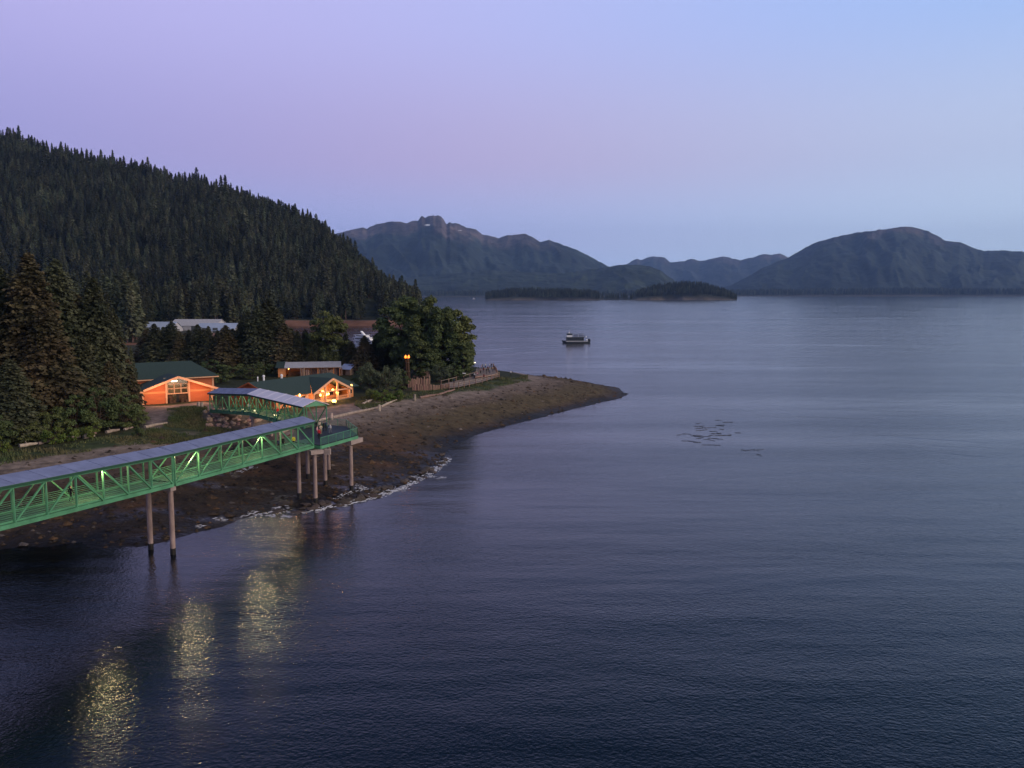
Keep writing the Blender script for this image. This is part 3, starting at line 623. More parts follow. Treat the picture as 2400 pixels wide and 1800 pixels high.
# big spruces at the left edge of the picture
BIG = [  # u, base v, top v, variant, width, what tells it apart
    (33, 1034, 842, 4, 1.5, 'drooping grey-green spruce with a bare trunk foot beside the driftwood, nearest the bridge roof'),
    (-60, 1020, 640, 0, 1.0, 'tall spruce cut off by the left picture edge above the footbridge roof'),
    (20, 1000, 622, 1, 1.1, 'tall green spruce at the left picture edge behind the drooping grey-green one'),
    (88, 1004, 592, 0, 1.15, 'tallest rust-tinged spruce, highest top of the left cluster'),
    (150, 985, 606, 2, 1.0, 'rust-tinged spruce with a blunt top just right of the tallest one'),
    (120, 1012, 720, 3, 1.3, 'shorter green spruce in front of the tallest rust-tinged one'),
    (196, 975, 690, 0, 1.05, 'dark spruce between the blunt-topped one and the pointed rust-tinged one'),
    (234, 978, 650, 2, 0.95, 'pointed rust-tinged spruce standing apart, just left of the wooden hall'),
    (205, 1000, 790, 5, 1.3, 'short bushy spruce in front of the pointed rust-tinged one'),
    (276, 962, 722, 4, 0.7, 'slender dark spruce right behind the pointed rust-tinged one'),
    (290, 972, 790, 3, 0.85, 'dark spruce whose branches overhang the left corner of the hall'),
    (312, 940, 812, 5, 0.6, 'small dark spruce touching the left end of the hall roof'),
    (262, 992, 846, 3, 1.2, 'low spreading spruce beside the gravel path to the hall')]
for u, v, tp, k, w, lb in BIG: spruce(u, v, tp, 5.9, k, lb, 'big spruces at the left of the bay', w)

# conifers behind the buildings
MIDT = [(345, 862, 772, 3), (366, 866, 758, 5), (386, 858, 766, 1), (406, 864, 754, 4), (424, 868, 776, 3), (446, 866, 772, 5), (467, 868, 760, 1), (480, 858, 772, 3), (492, 870, 764, 5), (513, 868, 774, 1), (532, 872, 762, 3), (548, 860, 770, 4),
        (566, 868, 752, 5), (584, 864, 728, 1), (606, 870, 716, 4), (633, 868, 700, 1), (655, 866, 724, 5), (668, 870, 756, 3), (684, 864, 768, 4), (700, 870, 776, 5), (718, 866, 772, 3), (735, 870, 784, 1), (812, 868, 780, 5), (826, 872, 800, 3),
        (856, 876, 786, 3), (872, 872, 806, 5), (886, 870, 782, 4), (902, 874, 790, 1), (918, 868, 776, 5), (360, 846, 782, 4), (436, 848, 780, 3), (520, 850, 778, 5), (640, 852, 742, 4)]
MLAB = {15: 'tallest of the spruces behind the wooden buildings, its top reaching the hill foot', 24: 'small pointed spruce standing in front of the white yacht', 3: 'dark spruce in front of the silver warehouse roofs, highest of that row',
        14: 'dark spruce just left of the tallest one behind the buildings', 16: 'dark spruce just right of the tallest one behind the buildings'}
ORD = 'first second third fourth fifth sixth seventh eighth ninth tenth eleventh twelfth thirteenth fourteenth fifteenth sixteenth seventeenth eighteenth nineteenth twentieth twenty-first twenty-second twenty-third twenty-fourth twenty-fifth twenty-sixth twenty-seventh twenty-eighth twenty-ninth thirtieth thirty-first thirty-second thirty-third'.split()
rank = {id_: r for r, id_ in enumerate(sorted(range(len(MIDT)), key=lambda a: MIDT[a][0]))}
for i, (u, v, tp, k) in enumerate(MIDT):
    spruce(u, v, tp, 6.0, k, MLAB.get(i, 'dark spruce, %s from the left in the dense row behind the wooden buildings' % ORD[rank[i]]), 'spruces behind the buildings', random.uniform(1.1, 1.7))

def leafy(h, rx, seed, nclump, nleaf, leaf, zlow=0.15, cr=(0.16, 0.30), top=0.8, stems=1):
    g = np.random.default_rng(seed); C = []; R = []
    while len(C) < nclump:
        p = g.uniform(-1, 1, 3)
        q = math.hypot(p[0], p[1]); 
        if q > 1: continue
        e = q * q + (p[2] ** 2 if p[2] > 0 else (p[2] * 0.85) ** 2)
        if e > 1 or e < 0.22 and g.random() < 0.6: continue
        zz = h * (zlow + (1 - zlow) * (0.5 + 0.5 * p[2]) * 0.96)
        C.append((p[0] * rx * (1 - 0.25 * max(p[2], 0) * (1 - top)), p[1] * rx, zz)); R.append(rx * g.uniform(*cr))
    C = np.array(C); R = np.array(R); b = np.repeat(np.arange(nclump), nleaf); n = len(b)
    d = g.normal(0, 1, (n, 3)); d /= np.linalg.norm(d, axis=1)[:, None]; d[:, 2] = np.where(d[:, 2] < -0.3, -d[:, 2] * 0.6, d[:, 2])
    rr = R[b] * (0.45 + 0.6 * g.random(n) ** 0.6) * (1 + 0.25 * np.sin(d[:, 0] * 5 + b) * np.cos(d[:, 1] * 4 + b * 2))
    c = C[b] + d * rr[:, None] * np.array([1, 1, 0.78])
    nr = d * 0.6 + g.normal(0, 0.55, (n, 3)) + np.array([0, 0, 0.35]); nr /= np.linalg.norm(nr, axis=1)[:, None]
    t = np.cross(nr, g.normal(0, 1, (n, 3))); t /= np.linalg.norm(t, axis=1)[:, None]; s = np.cross(nr, t)
    ln = leaf * (0.7 + 0.6 * g.random(n)); wd = ln * 0.62
    V = np.stack([c - t * ln[:, None] * 0.5, c + s * wd[:, None] * 0.5, c + t * ln[:, None] * 0.55, c - s * wd[:, None] * 0.5], 1).reshape(-1, 3); V[:, 2] = np.maximum(V[:, 2], 0.05)
    tr = MB(); r0 = h * 0.018 + 0.03
    for k in range(stems):
        a = 6.28 * k / stems; ox, oy = (0.25 * rx * math.cos(a), 0.25 * rx * math.sin(a)) if stems > 1 else (0, 0)
        tr.tube([(ox * 0.3, oy * 0.3, -0.4), (ox * 0.5, oy * 0.5, h * 0.25), (ox, oy, h * 0.72)], [r0 * 1.4 / stems ** 0.5, r0 / stems ** 0.5, r0 * 0.3], 6)
    for i in range(0, nclump, max(1, nclump // 14)):
        z0 = min(C[i][2] * 0.55, h * 0.6); tr.tube([(0, 0, z0), (C[i][0] * 0.5, C[i][1] * 0.5, (z0 + C[i][2]) * 0.52), tuple(C[i])], [r0 * 0.5, r0 * 0.3, r0 * 0.1], 4)
    return V, np.arange(4 * n).reshape(n, 4), tr
LEAFY = {}
def leafy_kind(key, mt, *a, **k):
    V, Q, tr = leafy(*a, **k); LEAFY[key] = (fast_mesh(key + '_crown', V, Q, M[mt]), tr.mesh(key + '_trunk', M['bark']), a[0], a[1])
leafy_kind('cw1', 'leaf_dark', 27, 7.5, 501, 110, 260, 0.85, zlow=0.03, cr=(0.18, 0.34))
leafy_kind('cw2', 'leaf_olive', 27, 7.0, 502, 105, 260, 0.85, zlow=0.03, cr=(0.18, 0.34))
leafy_kind('cw3', 'leaf_dark', 22, 6.0, 503, 85, 250, 0.80, zlow=0.03, cr=(0.18, 0.34))
leafy_kind('round', 'leaf_olive', 20, 6.0, 504, 90, 250, 0.75, zlow=0.03, cr=(0.18, 0.34))
leafy_kind('willow', 'leaf_willow', 9, 5.2, 505, 40, 190, 0.42, zlow=0.02, stems=4)
leafy_kind('alder', 'leaf_dark', 8, 4.0, 506, 34, 170, 0.42, zlow=0.02, stems=4)
leafy_kind('alder2', 'leaf_olive', 7, 3.8, 507, 32, 170, 0.40, zlow=0.02, stems=4)
leafy_kind('bright', 'leaf_bright', 3, 2.6, 508, 24, 130, 0.30, zlow=0.01, stems=4)
leafy_kind('low', 'leaf_dark', 3, 2.8, 509, 24, 130, 0.32, zlow=0.01, stems=4)
def broadleaf(name, key, u, v, top, wpx, label, group=None, cat='tree', z=6.0):
    p = at(u, v, z); p.z = gz(p.x, p.y); d = ray(u, top); h = max(1.0, H + d.z * (p.y / d.y) - p.z); w = wpx / F * p.y / 2
    cm, tm, hn, rn = LEAFY[key]; r = empty(name, p, random.uniform(0, 6.28)); tag(r, label, cat, group)
    s = (w / (rn * 1.12), w / (rn * 1.12), h / (hn * 1.04))
    link('crown', cm, r, scale=s); link('trunk' if cat == 'tree' else 'stems', tm, r, scale=s); return r
COTT = 'cottonwoods on the point'
broadleaf('cottonwood_tree', 'cw1', 948, 876, 678, 130, 'broad cottonwood with the highest crown, left of the group on the point', COTT)
broadleaf('cottonwood_tree', 'cw2', 1003, 880, 688, 104, 'cottonwood with a pale olive crown in the middle of the group on the point', COTT)
broadleaf('cottonwood_tree', 'cw1', 1036, 882, 706, 96, 'dark cottonwood at the front of the group on the point, behind the boardwalk', COTT)
broadleaf('cottonwood_tree', 'cw2', 1068, 880, 720, 94, 'cottonwood at the seaward end of the group, beside the crowd', COTT)
broadleaf('cottonwood_tree', 'cw3', 1086, 884, 790, 58, 'small cottonwood low at the seaward edge beside the boardwalk', COTT)
broadleaf('cottonwood_tree', 'cw3', 988, 884, 760, 86, 'dark cottonwood low in the group, above the grey cabin', COTT)
broadleaf('cottonwood_tree', 'cw3', 905, 868, 748, 60, 'loose cottonwood beside the yacht at the inlet', COTT)
broadleaf('rounded_tree', 'round', 772, 868, 718, 92, 'rounded yellow-green tree rising in front of the reddish bank')
broadleaf('rounded_tree', 'cw3', 736, 868, 764, 60, 'dark leafy tree at the foot of the rounded yellow-green one')
W = 'willow thicket before the point'
broadleaf('willow_shrub', 'willow', 868, 918, 838, 74, 'large pale willow shrub with upright sprays, left of the torch tower', W, 'shrub')
broadleaf('willow_shrub', 'willow', 908, 920, 846, 70, 'pale willow shrub right against the torch tower', W, 'shrub')
broadleaf('willow_shrub', 'alder', 846, 912, 862, 50, 'dark rounded shrub at the right end of the restaurant roof', W, 'shrub')
broadleaf('willow_shrub', 'willow', 1030, 896, 846, 66, 'grey-green shrub behind the boardwalk start, right of the cabin', W, 'shrub')
broadleaf('willow_shrub', 'alder', 1062, 893, 850, 54, 'dark shrub behind the boardwalk below the cottonwoods', W, 'shrub')
broadleaf('willow_shrub', 'alder', 942, 914, 864, 44, 'dark shrub at the foot of the torch tower', W, 'shrub')
broadleaf('leafy_bush', 'bright', 898, 938, 912, 56, 'bright green bush between the willow shrubs and the gravel', cat='bush')
broadleaf('leafy_bush', 'bright', 926, 934, 908, 44, 'bright green bush at the left end of the palisade fence', cat='bush')
broadleaf('leafy_bush', 'low', 870, 934, 908, 40, 'dark low bush left of the bright green bushes', cat='bush')
UND = 'alder thicket under the big spruces'
for (u, v, tp, w, k, lb) in [(118, 1028, 950, 90, 'alder2', 'olive alder bush under the tallest spruce beside the driftwood'), (175, 1020, 925, 100, 'alder', 'dark alder bush in the middle of the thicket under the spruces'),
        (228, 1012, 905, 110, 'alder', 'tall dark alder bush below the pointed rust-tinged spruce'), (292, 1004, 915, 84, 'alder', 'dark alder bush beside the gravel path, end of the thicket'), (325, 1002, 950, 50, 'alder2', 'small alder bush at the edge of the gravel path'),
        (60, 1040, 985, 80, 'alder2', 'olive bush at the foot of the drooping spruce'), (-20, 1050, 960, 110, 'alder', 'dark bush at the left picture edge above the bridge')]:
    broadleaf('alder_bush', k, u, v, tp, w, lb, UND, 'bush')
for (u, v, tp, w, lb) in [(128, 1040, 1000, 60, 'yellow-green bush above the white driftwood log'), (165, 1034, 1002, 50, 'yellow-green bush left of the splintered log'), (215, 1026, 990, 56, 'yellow-green bush right of the splintered log'), (2, 1062, 1020, 50, 'yellow-green bush at the left picture edge')]:
    broadleaf('leafy_bush', 'bright', u, v, tp, w, lb, cat='bush')
for bi, (u, v, tp, w, k) in enumerate([(500, 884, 842, 70, 'alder'), (548, 886, 850, 70, 'alder2'), (590, 888, 852, 64, 'alder'), (620, 878, 846, 50, 'low'), (520, 898, 872, 60, 'low'), (700, 866, 842, 60, 'alder'), (350, 880, 846, 60, 'alder'), (410, 872, 840, 70, 'alder2')]):
    broadleaf('alder_bush', k, u, v, tp, w, 'dark green bush in the thicket behind the hall and sheds, %s from the left' % ORD[[2, 4, 5, 6, 3, 7, 0, 1][bi]], 'bushes behind the buildings', 'bush')
broadleaf('leafy_bush', 'low', 322, 1018, 1000, 36, 'small dark bush on the driftwood line beside the gravel path', cat='bush')

# ------------------------------------------------------------------ covered footbridges and the landing platform
def lamp(name, loc, energy, color, parent, radius=0.12):
    d = bpy.data.lights.new(name, 'POINT'); d.energy = energy; d.color = color; d.shadow_soft_size = radius
    o = bpy.data.objects.new(name, d); COL.objects.link(o); o.location = loc
    if parent is not None: o.parent = parent
    return o
YEL = (1.0, 0.77, 0.38); WARM = (1.0, 0.47, 0.15); SOFT = (1.0, 0.72, 0.42)

def truss_bridge(root, stations, wid, hgt, diag_dirs, rail_n=5, roof_mat='roof_metal', roof_over=0.32, gable=0.62, lamps=(), lamp_power=160.0, joints_double=(), low_lamps=(), post_frac=0.5):
    """stations: points of the near bottom chord, in root coordinates; the far side lies at left of the walking direction."""
    S = [Vector(p) for p in stations]; d0 = (S[-1] - S[0]); d0.z = 0; d0.normalize(); side = Vector((-d0.y, d0.x, 0)) * wid; upv = Vector((0, 0, hgt))
    g = M['truss_green']
    for far, off in ((0, Vector()), (1, side)):
        for i in range(len(S) - 1):
            a, b = S[i] + off, S[i + 1] + off
            MB().beam(a, b, 0.26, 0.42).build('bottom_chord', g, root)
            MB().beam(a + upv, b + upv, 0.22, 0.24).build('top_chord', g, root)
            dd = diag_dirs[i]
            if dd: MB().beam(*( (a + Vector((0, 0, 0.2)), b + upv) if dd == '/' else (a + upv, b + Vector((0, 0, 0.2)))), 0.14, 0.17).build('diagonal_brace', g, root)
            rl = MB()
            for k in range(rail_n):
                zz = 0.58 + k * 0.21; rl.beam(a + Vector((0, 0, zz)) + side * (0.03 if not far else -0.03), b + Vector((0, 0, zz)) + side * (0.03 if not far else -0.03), 0.04, 0.05)
            rl.beam(a + Vector((0, 0, 0.36)) + side * (0.03 if not far else -0.03), b + Vector((0, 0, 0.36)) + side * (0.03 if not far else -0.03), 0.05, 0.22)
            rl.build('guard_rail', g, root)
        for i, p in enumerate(S):
            for e in ((-0.28, 0.28) if i in joints_double else (0,)):
                q = p + off + d0 * e; MB().beam(q, q + upv, 0.16, 0.18).build('vertical_post', g, root)
    for i in range(len(S) - 1):
        a, b = S[i], S[i + 1]
        MB().slab([a + side * 0.04 + Vector((0, 0, 0.30)), b + side * 0.04 + Vector((0, 0, 0.30)), b + side * 0.96 + Vector((0, 0, 0.30)), a + side * 0.96 + Vector((0, 0, 0.30))], 0.08).build('deck_panel', M['deck_green'], root)
        MB().beam(a + upv, a + upv + side, 0.12, 0.14).build('cross_beam', g, root); MB().beam(a + upv * 0 , a + side, 0.14, 0.2).build('floor_beam', g, root)
        sn = side.normalized(); e0 = -sn * roof_over; e1 = side + sn * roof_over; mid = side * 0.5
        za = Vector((0, 0, hgt + 0.34)); zm = Vector((0, 0, hgt + 0.34 + gable)); pa = d0 * (-0.25 if i == 0 else 0); pb = d0 * (0.25 if i == len(S) - 2 else 0)
        rm = roof_mat(i) if callable(roof_mat) else roof_mat
        rf = MB(); rf.slab([a + pa + e0 + za, b + pb + e0 + za, b + pb + mid + zm, a + pa + mid + zm], 0.07); rf.slab([a + pa + mid + zm, b + pb + mid + zm, b + pb + e1 + za, a + pa + e1 + za], 0.07)
        ro = rf.build('roof_panel', M[rm], root)
        rb = MB()
        for e in (e0, e1): rb.beam(a + e + za + Vector((0, 0, 0.015)), a + mid + zm + Vector((0, 0, 0.015)), 0.07, 0.05)
        rb.build('roof_rib', M[rm], ro)['kind'] = 'stuff'
        for e in (e0 * 0.93, side + sn * roof_over * 0.93): MB().beam(a + pa + e + za - Vector((0, 0, 0.17)), b + pb + e + za - Vector((0, 0, 0.17)), 0.06, 0.26).build('fascia', M['truss_dark'], root)
    for end, p in ((-1, S[0] - d0 * 0.22), (1, S[-1] + d0 * 0.22)):      # portal gables
        z = Vector((0, 0, hgt + 0.22)); MB().wall([p + z, p + side + z, p + side * 0.5 + z + Vector((0, 0, gable))], 0.08, d0 * end).build('gable_panel', g, root)
    for (t, fr, pw) in lamps:
        i = min(int(t), len(S) - 2); p = S[i] + (S[i + 1] - S[i]) * (t - i) + side * fr + Vector((0, 0, hgt + 0.02))
        f = MB().ball(p, 0.14, 8, 6, sz=0.7).build('lamp_globe', M['lamp_white'], root); MB().beam(p + Vector((0, 0, 0.1)), p + Vector((0, 0, 0.34)), 0.05).build('lamp_stem', M['truss_dark'], root)
        lamp('lamp_light', p - Vector((0, 0, 0.34)), pw, YEL, root, 0.16)
    for (t, fr) in low_lamps:
        i = min(int(t), len(S) - 2); p = S[i] + (S[i + 1] - S[i]) * (t - i) + side * fr + Vector((0, 0, 0.75))
        MB().box(p.x - 0.22, p.x + 0.22, p.y - 0.12, p.y + 0.12, p.z - 0.09, p.z + 0.09).build('bulkhead_lamp', M['lamp_dim'], root); lamp('lamp_light', p + side.normalized() * 0.35 + Vector((0, 0, 0.1)), 26, YEL, root, 0.1)
    return side

def pile(parent, x, y, ztop, r=0.29, wet=None):
    zb = gz(x, y); w = max(zb, 0) + (0.9 if wet is None else wet)
    pts = MB().tube([(x, y, w), (x, y, ztop)], r, 14).build('pile', M['pile'], parent, smooth=False)
    MB().tube([(x, y, min(zb, 0) - 1.0), (x, y, w)], r * 1.04, 14).build('weed_band', M['pile_wet'], pts); return pts

B1 = empty('covered_footbridge', (0, 0, 0)); tag(B1, 'green steel truss footbridge with blue-grey metal roof, crossing the lower left over the water', 'bridge')
P0 = Vector((-42.5, 105.8, 9.0)); DR = Vector((0.389, 0.921, 0)); DL = (Vector((-48.22, 81.41, 10.61)) - P0) / 6.0
right_st = [P0 + DR * (4.19 * k) for k in range(8)]; left_st = [P0 + DL * k for k in range(9, -1, -1)]
S1 = truss_bridge(B1, left_st, 4.2, 3.72, ['/', '/', '/', '/', '/', '\\', '\\', '\\', '\\'], joints_double=(), lamps=[(1.2, 0.3, 400), (5.9, 0.12, 600)])
S2 = truss_bridge(B1, [p + DR * 0.35 for p in right_st[:-1]] + [right_st[-1]], 4.2, 3.72, ['/', '/', '/', '/', '\\', '\\', '\\'], lamps=[(0.62, 0.12, 680), (3.85, 0.12, 640), (6.3, 0.55, 90)])
MB().box(-0.45, 0.45, 0.15, 4.0, -0.75, -0.22).build('pile_cap', M['concrete'], B1, loc=(P0.x + 0.1, P0.y, P0.z), rot=(0, 0, math.atan2(S2.y, S2.x) - math.pi / 2))
pile(B1, -43.0, 106.1, 8.4, 0.33, 0.8); pile(B1, -46.7, 108.2, 8.4, 0.33, 0.8)

# second footbridge, from the platform to the land
B2 = empty('covered_footbridge', (0, 0, 0)); tag(B2, 'green truss footbridge with pale roof, lit inside, running from the platform to the hall', 'bridge')
E0 = Vector((-36.4, 149.0, 9.15)); AX = Vector((-0.632, 0.775, 0)); K1 = E0 + AX * 24.0; K2 = K1 + AX * 22.0 + Vector((0, 0, -1.8))
st2 = [K2 + (K1 - K2) * (k / 6) for k in range(6)] + [K1 + (E0 - K1) * (k / 6) for k in range(7)]
# walking direction is towards the platform, so the far side (left of it) is on the right of the picture
truss_bridge(B2, st2, 4.3, 3.72, ['\\', '/', '\\', '/', '\\', '/', '\\', '/', '\\', '/', '\\', '/'], roof_mat=lambda i: 'roof_metal' if i < 6 else 'roof_metal_lit', rail_n=4, gable=0.95, roof_over=0.45,
             lamps=[(1.5, 0.5, 260), (3.5, 0.5, 260), (5.5, 0.5, 240), (7.5, 0.5, 200), (9.5, 0.5, 160)], low_lamps=[(4.1, 0.3), (6.1, 0.2), (8.2, 0.3)])
for f in (0.52, 0.98):
    p = E0 + AX * (24 * f); sd = Vector((AX.y, -AX.x, 0)) * 4.3
    for q in (p + sd * 0.06, p + sd * 0.94): pile(B2, q.x, q.y, p.z - 0.25, 0.3, 0.1)
    MB().beam(p - sd * 0.05 - Vector((0, 0, 0.5)), p + sd * 1.05 - Vector((0, 0, 0.5)), 0.8, 0.6).build('pile_cap', M['concrete'], B2)
ab = MB(); ab.beam(K2 - Vector((0, 0, 0.9)) + AX * 0.3, K2 + Vector((AX.y, -AX.x, 0)) * 4.3 - Vector((0, 0, 0.9)) + AX * 0.3, 1.4, 1.5); ab.build('abutment', M['concrete'], B2)

# platform
PF = empty('landing_platform', (0, 0, 0)); tag(PF, 'square landing platform with green railing on concrete piles where the two bridges meet', 'platform')
pc = [at(752, 1047, 9.0), at(838, 1023, 9.0), at(812, 1003, 9.0), Vector((-33.0, 153.4, 9)), Vector((-38.4, 150.6, 9.0)), Vector((-35.6, 136.0, 9.0)), Vector((-31.6, 133.6, 9.0))]
MB().slab([p + Vector((0, 0, 0.28)) for p in pc], 0.16).build('deck', M['deck_dark'], PF)
def guard(a, b, h=1.15):
    n = max(2, int((b - a).length / 1.9)); post = []
    for k in range(n + 1):
        p = a + (b - a) * (k / n); MB().beam(p, p + Vector((0, 0, h + 0.3)), 0.08).build('railing_post', M['truss_green'], PF)
    r = MB()
    for k in range(8): z = Vector((0, 0, 0.38 + (h - 0.1) * k / 7)); r.beam(a + z, b + z, 0.025 if k < 7 else 0.09, 0.03 if k < 7 else 0.07)
    r.build('railing', M['truss_green'], PF)
guard(pc[0], pc[1]); guard(pc[1], pc[2]); guard(pc[2], pc[3])
for a, b in ((pc[0], pc[1]), (pc[1], pc[2]), (pc[2], pc[3]), (pc[6], pc[0]), (pc[5], pc[6])): MB().beam(a - Vector((0, 0, 0.12)), b - Vector((0, 0, 0.12)), 0.2, 0.5).build('edge_beam', M['truss_green'], PF)
u01 = (pc[1] - pc[0]).normalized()
MB().beam(pc[1] - u01 * 3.2 - Vector((0, 0, 0.75)) + Vector((0, 1.2, 0)), pc[1] + u01 * 0.4 - Vector((0, 0, 0.75)) + Vector((0, 1.2, 0)), 1.1, 0.75).build('pile_cap', M['concrete'], PF)
MB().beam(Vector((-31.3, 131.2, 8.35)), Vector((-29.6, 132.4, 8.35)), 0.9, 0.6).build('pile_cap', M['concrete'], PF)
MB().box(-0.45, 0.45, -0.4, 0.4, -0.4, 0.45).build('bearing_block', M['concrete'], PF, loc=(-29.0, 133.2, 8.1))
for n, (u, v) in enumerate([(740, 1180), (702, 1168), (722, 1122), (763, 1138), (771, 1112), (824, 1150)]):
    z = 0.0
    for _ in range(12): p = at(u, v, z); z = 0.5 * z + 0.5 * max(gz(p.x, p.y), 0)
    pile(PF, p.x, p.y, 8.75 if n not in (5, 0) else 8.0, 0.31, 0.9)

# ------------------------------------------------------------------ wooden hall (left)
HALL = empty('timber_hall', (-89.4, 206.0, 5.95), math.radians(35)); tag(HALL, 'orange timber hall with shallow front gable, tall glazed entrance and green roof', 'building')
def gable_wing():
    Wd = 16.7; eav = 3.45; pk = 6.45; y0 = 0.0
    top = lambda x: eav + (pk - eav) * (1 - abs(x - Wd / 2) / (Wd / 2))
    gx0, gx1 = 5.75, 10.95
    wl = MB().wall([(0, 0, 0), (gx0, 0, 0), (gx0, 0, top(gx0)), (0, 0, top(0))], 0.25, (0, -1, 0)).build('front_wall', M['plank_red'], HALL)
    wr = MB().wall([(gx1, 0, 0), (Wd, 0, 0), (Wd, 0, top(Wd)), (gx1, 0, top(gx1))], 0.25, (0, -1, 0)).build('front_wall', M['plank_red'], HALL)
    for z in np.arange(0.45, 5.3, 0.45):                       # siding laps
        for a, b, w in ((0.0, gx0, wl), (gx1, Wd, wr)):
            aa, bb = a, b
            if z > eav - 0.1:
                lim = (z - eav) / (pk - eav) * Wd / 2 + 0.35
                aa, bb = max(a, lim), min(b, Wd - lim)
            if bb - aa > 0.4: MB().box(aa, bb, -0.035, -0.002, z - 0.03, z + 0.03).build('siding_lap', M['plank_red'], w)
    for a, b, w in ((0.35, gx0 - 0.3, wl), (gx1 + 0.3, Wd - 0.35, wr)): MB().box(a, b, -0.06, -0.004, 2.55, 3.05).build('band_board', M['plank_gold'], w)
    for x, h in ((0.14, top(0)), (gx0 - 0.1, top(gx0)), (gx1 + 0.1, top(gx1)), (Wd - 0.14, top(Wd))): MB().box(x - 0.2, x + 0.2, -0.09, 0.05, 0, h - 0.05).build('trim_board', M['trim_wood'], HALL)
    MB().wall([(0, 0, 0), (0, 8.3, 0), (0, 8.3, eav), (0, 0, eav)], 0.25, (-1, 0, 0)).build('side_wall', M['plank_red'], HALL)
    MB().wall([(Wd, 0, 0), (Wd, 8.3, 0), (Wd, 8.3, eav), (Wd, 0, eav)], 0.25, (1, 0, 0)).build('side_wall', M['plank_red'], HALL)
    ov = 1.0; ex = 1.5; ez = eav - (pk - eav) / (Wd / 2) * ex + 0.2; pz = pk + 0.2
    for s in (0, 1):
        xe = -ex if s == 0 else Wd + ex
        MB().slab([(xe, -ov, ez), (Wd / 2, -ov, pz), (Wd / 2, 9.0, pz), (xe, 9.0, ez)], 0.14).build('roof_slope', M['roof_green'], HALL)
        MB().beam((xe, -ov - 0.05, ez - 0.22), (Wd / 2, -ov - 0.05, pz - 0.22), 0.12, 0.52).build('barge_board', M['trim_wood'], HALL)
        MB().beam((xe, -ov, ez - 0.2), (xe, 9.0, ez - 0.2), 0.1, 0.25).build('eave_board', M['trim_wood'], HALL)
    # glazed entrance
    en = MB(); en.box(gx0 + 0.1, gx1 - 0.1, 3.2, 3.35, 0, 6.0); en.build('entrance_back_wall', M['beige'], HALL)
    MB().box(gx0, gx1, 0.2, 3.2, -0.02, 0.04).build('entrance_floor', M['brown'], HALL)
    for x in (gx0 + 0.02, gx1 - 0.14): MB().box(x, x + 0.12, 0.25, 3.2, 0.04, 5.2).build('entrance_side_wall', M['beige'], HALL)
    npx, rows = 3, [(2.35, 3.55), (3.6, 4.75)]
    wx = (gx1 - gx0 - 0.4) / npx
    for z0, z1 in rows:
        for k in range(npx):
            x0 = gx0 + 0.2 + k * wx
            f = MB(); f.box(x0, x0 + 0.09, 0.02, 0.12, z0, z1).box(x0 + wx - 0.09, x0 + wx, 0.02, 0.12, z0, z1).box(x0 + 0.09, x0 + wx - 0.09, 0.02, 0.12, z0, z0 + 0.09).box(x0 + 0.09, x0 + wx - 0.09, 0.02, 0.12, z1 - 0.09, z1)
            fo = f.build('window_frame', M['trim_wood'], HALL); MB().box(x0 + 0.09, x0 + wx - 0.09, 0.06, 0.075, z0 + 0.09, z1 - 0.09).build('pane', M['glass'], fo)
    MB().wall([(gx0 + 0.2, 0.07, 4.8), (gx1 - 0.2, 0.07, 4.8), (gx1 - 0.2, 0.07, top(gx1) - 0.02), (Wd / 2, 0.07, pk - 0.05), (gx0 + 0.2, 0.07, top(gx0) - 0.02)], 0.015, (0, -1, 0)).build('gable_pane', M['glass'], HALL)
    MB().box(gx0 + 0.15, gx1 - 0.15, -0.04, 0.12, 2.2, 2.35).build('transom', M['trim_wood'], HALL)
    for x0, x1, z1, m in ((gx0 + 0.2, gx0 + 1.5, 2.1, 'brown'), (gx0 + 2.35, gx0 + 3.0, 2.15, 'dark'), (gx0 + 3.0, gx1 - 0.3, 2.15, 'brown')): 
        dd = MB(); dd.box(x0, x1, 0.5, 0.6, 0.04, z1); dd.box(x0 + 0.12, x1 - 0.12, 0.47, 0.5, z1 * 0.55, z1 - 0.15); dd.build('door_leaf', M[m], HALL)
    for x in (gx0 + 0.5, gx0 + 1.3, gx0 + 3.2, gx0 + 4.2): MB().box(x, x + 0.7, -0.6, -0.1, 0, random.uniform(0.7, 1.3)).box(x + 0.05, x + 0.65, -0.55, -0.15, 1.3, 1.38).beam((x + 0.1, -0.35, 0.6), (x + 0.1, -0.35, 1.34), 0.06).beam((x + 0.6, -0.35, 0.6), (x + 0.6, -0.35, 1.34), 0.06).build('display_stand', M['brown'], HALL)
    MB().box(Wd / 2 - 1.5, Wd / 2 - 0.1, -0.35, -0.12, 5.3, 5.6).build('strip_lamp', M['lamp_tube'], HALL)
    lamp('lamp_light', (3.4, -4.2, 3.6), 760, (1.0, 0.48, 0.22), HALL, 0.9); lamp('lamp_light', (13.3, -4.2, 3.6), 760, (1.0, 0.48, 0.22), HALL, 0.9); lamp('lamp_light', (Wd / 2, 1.8, 4.6), 60, SOFT, HALL, 0.3)  # first two are added lamps without fixtures, brightening the front wall evenly
gable_wing()
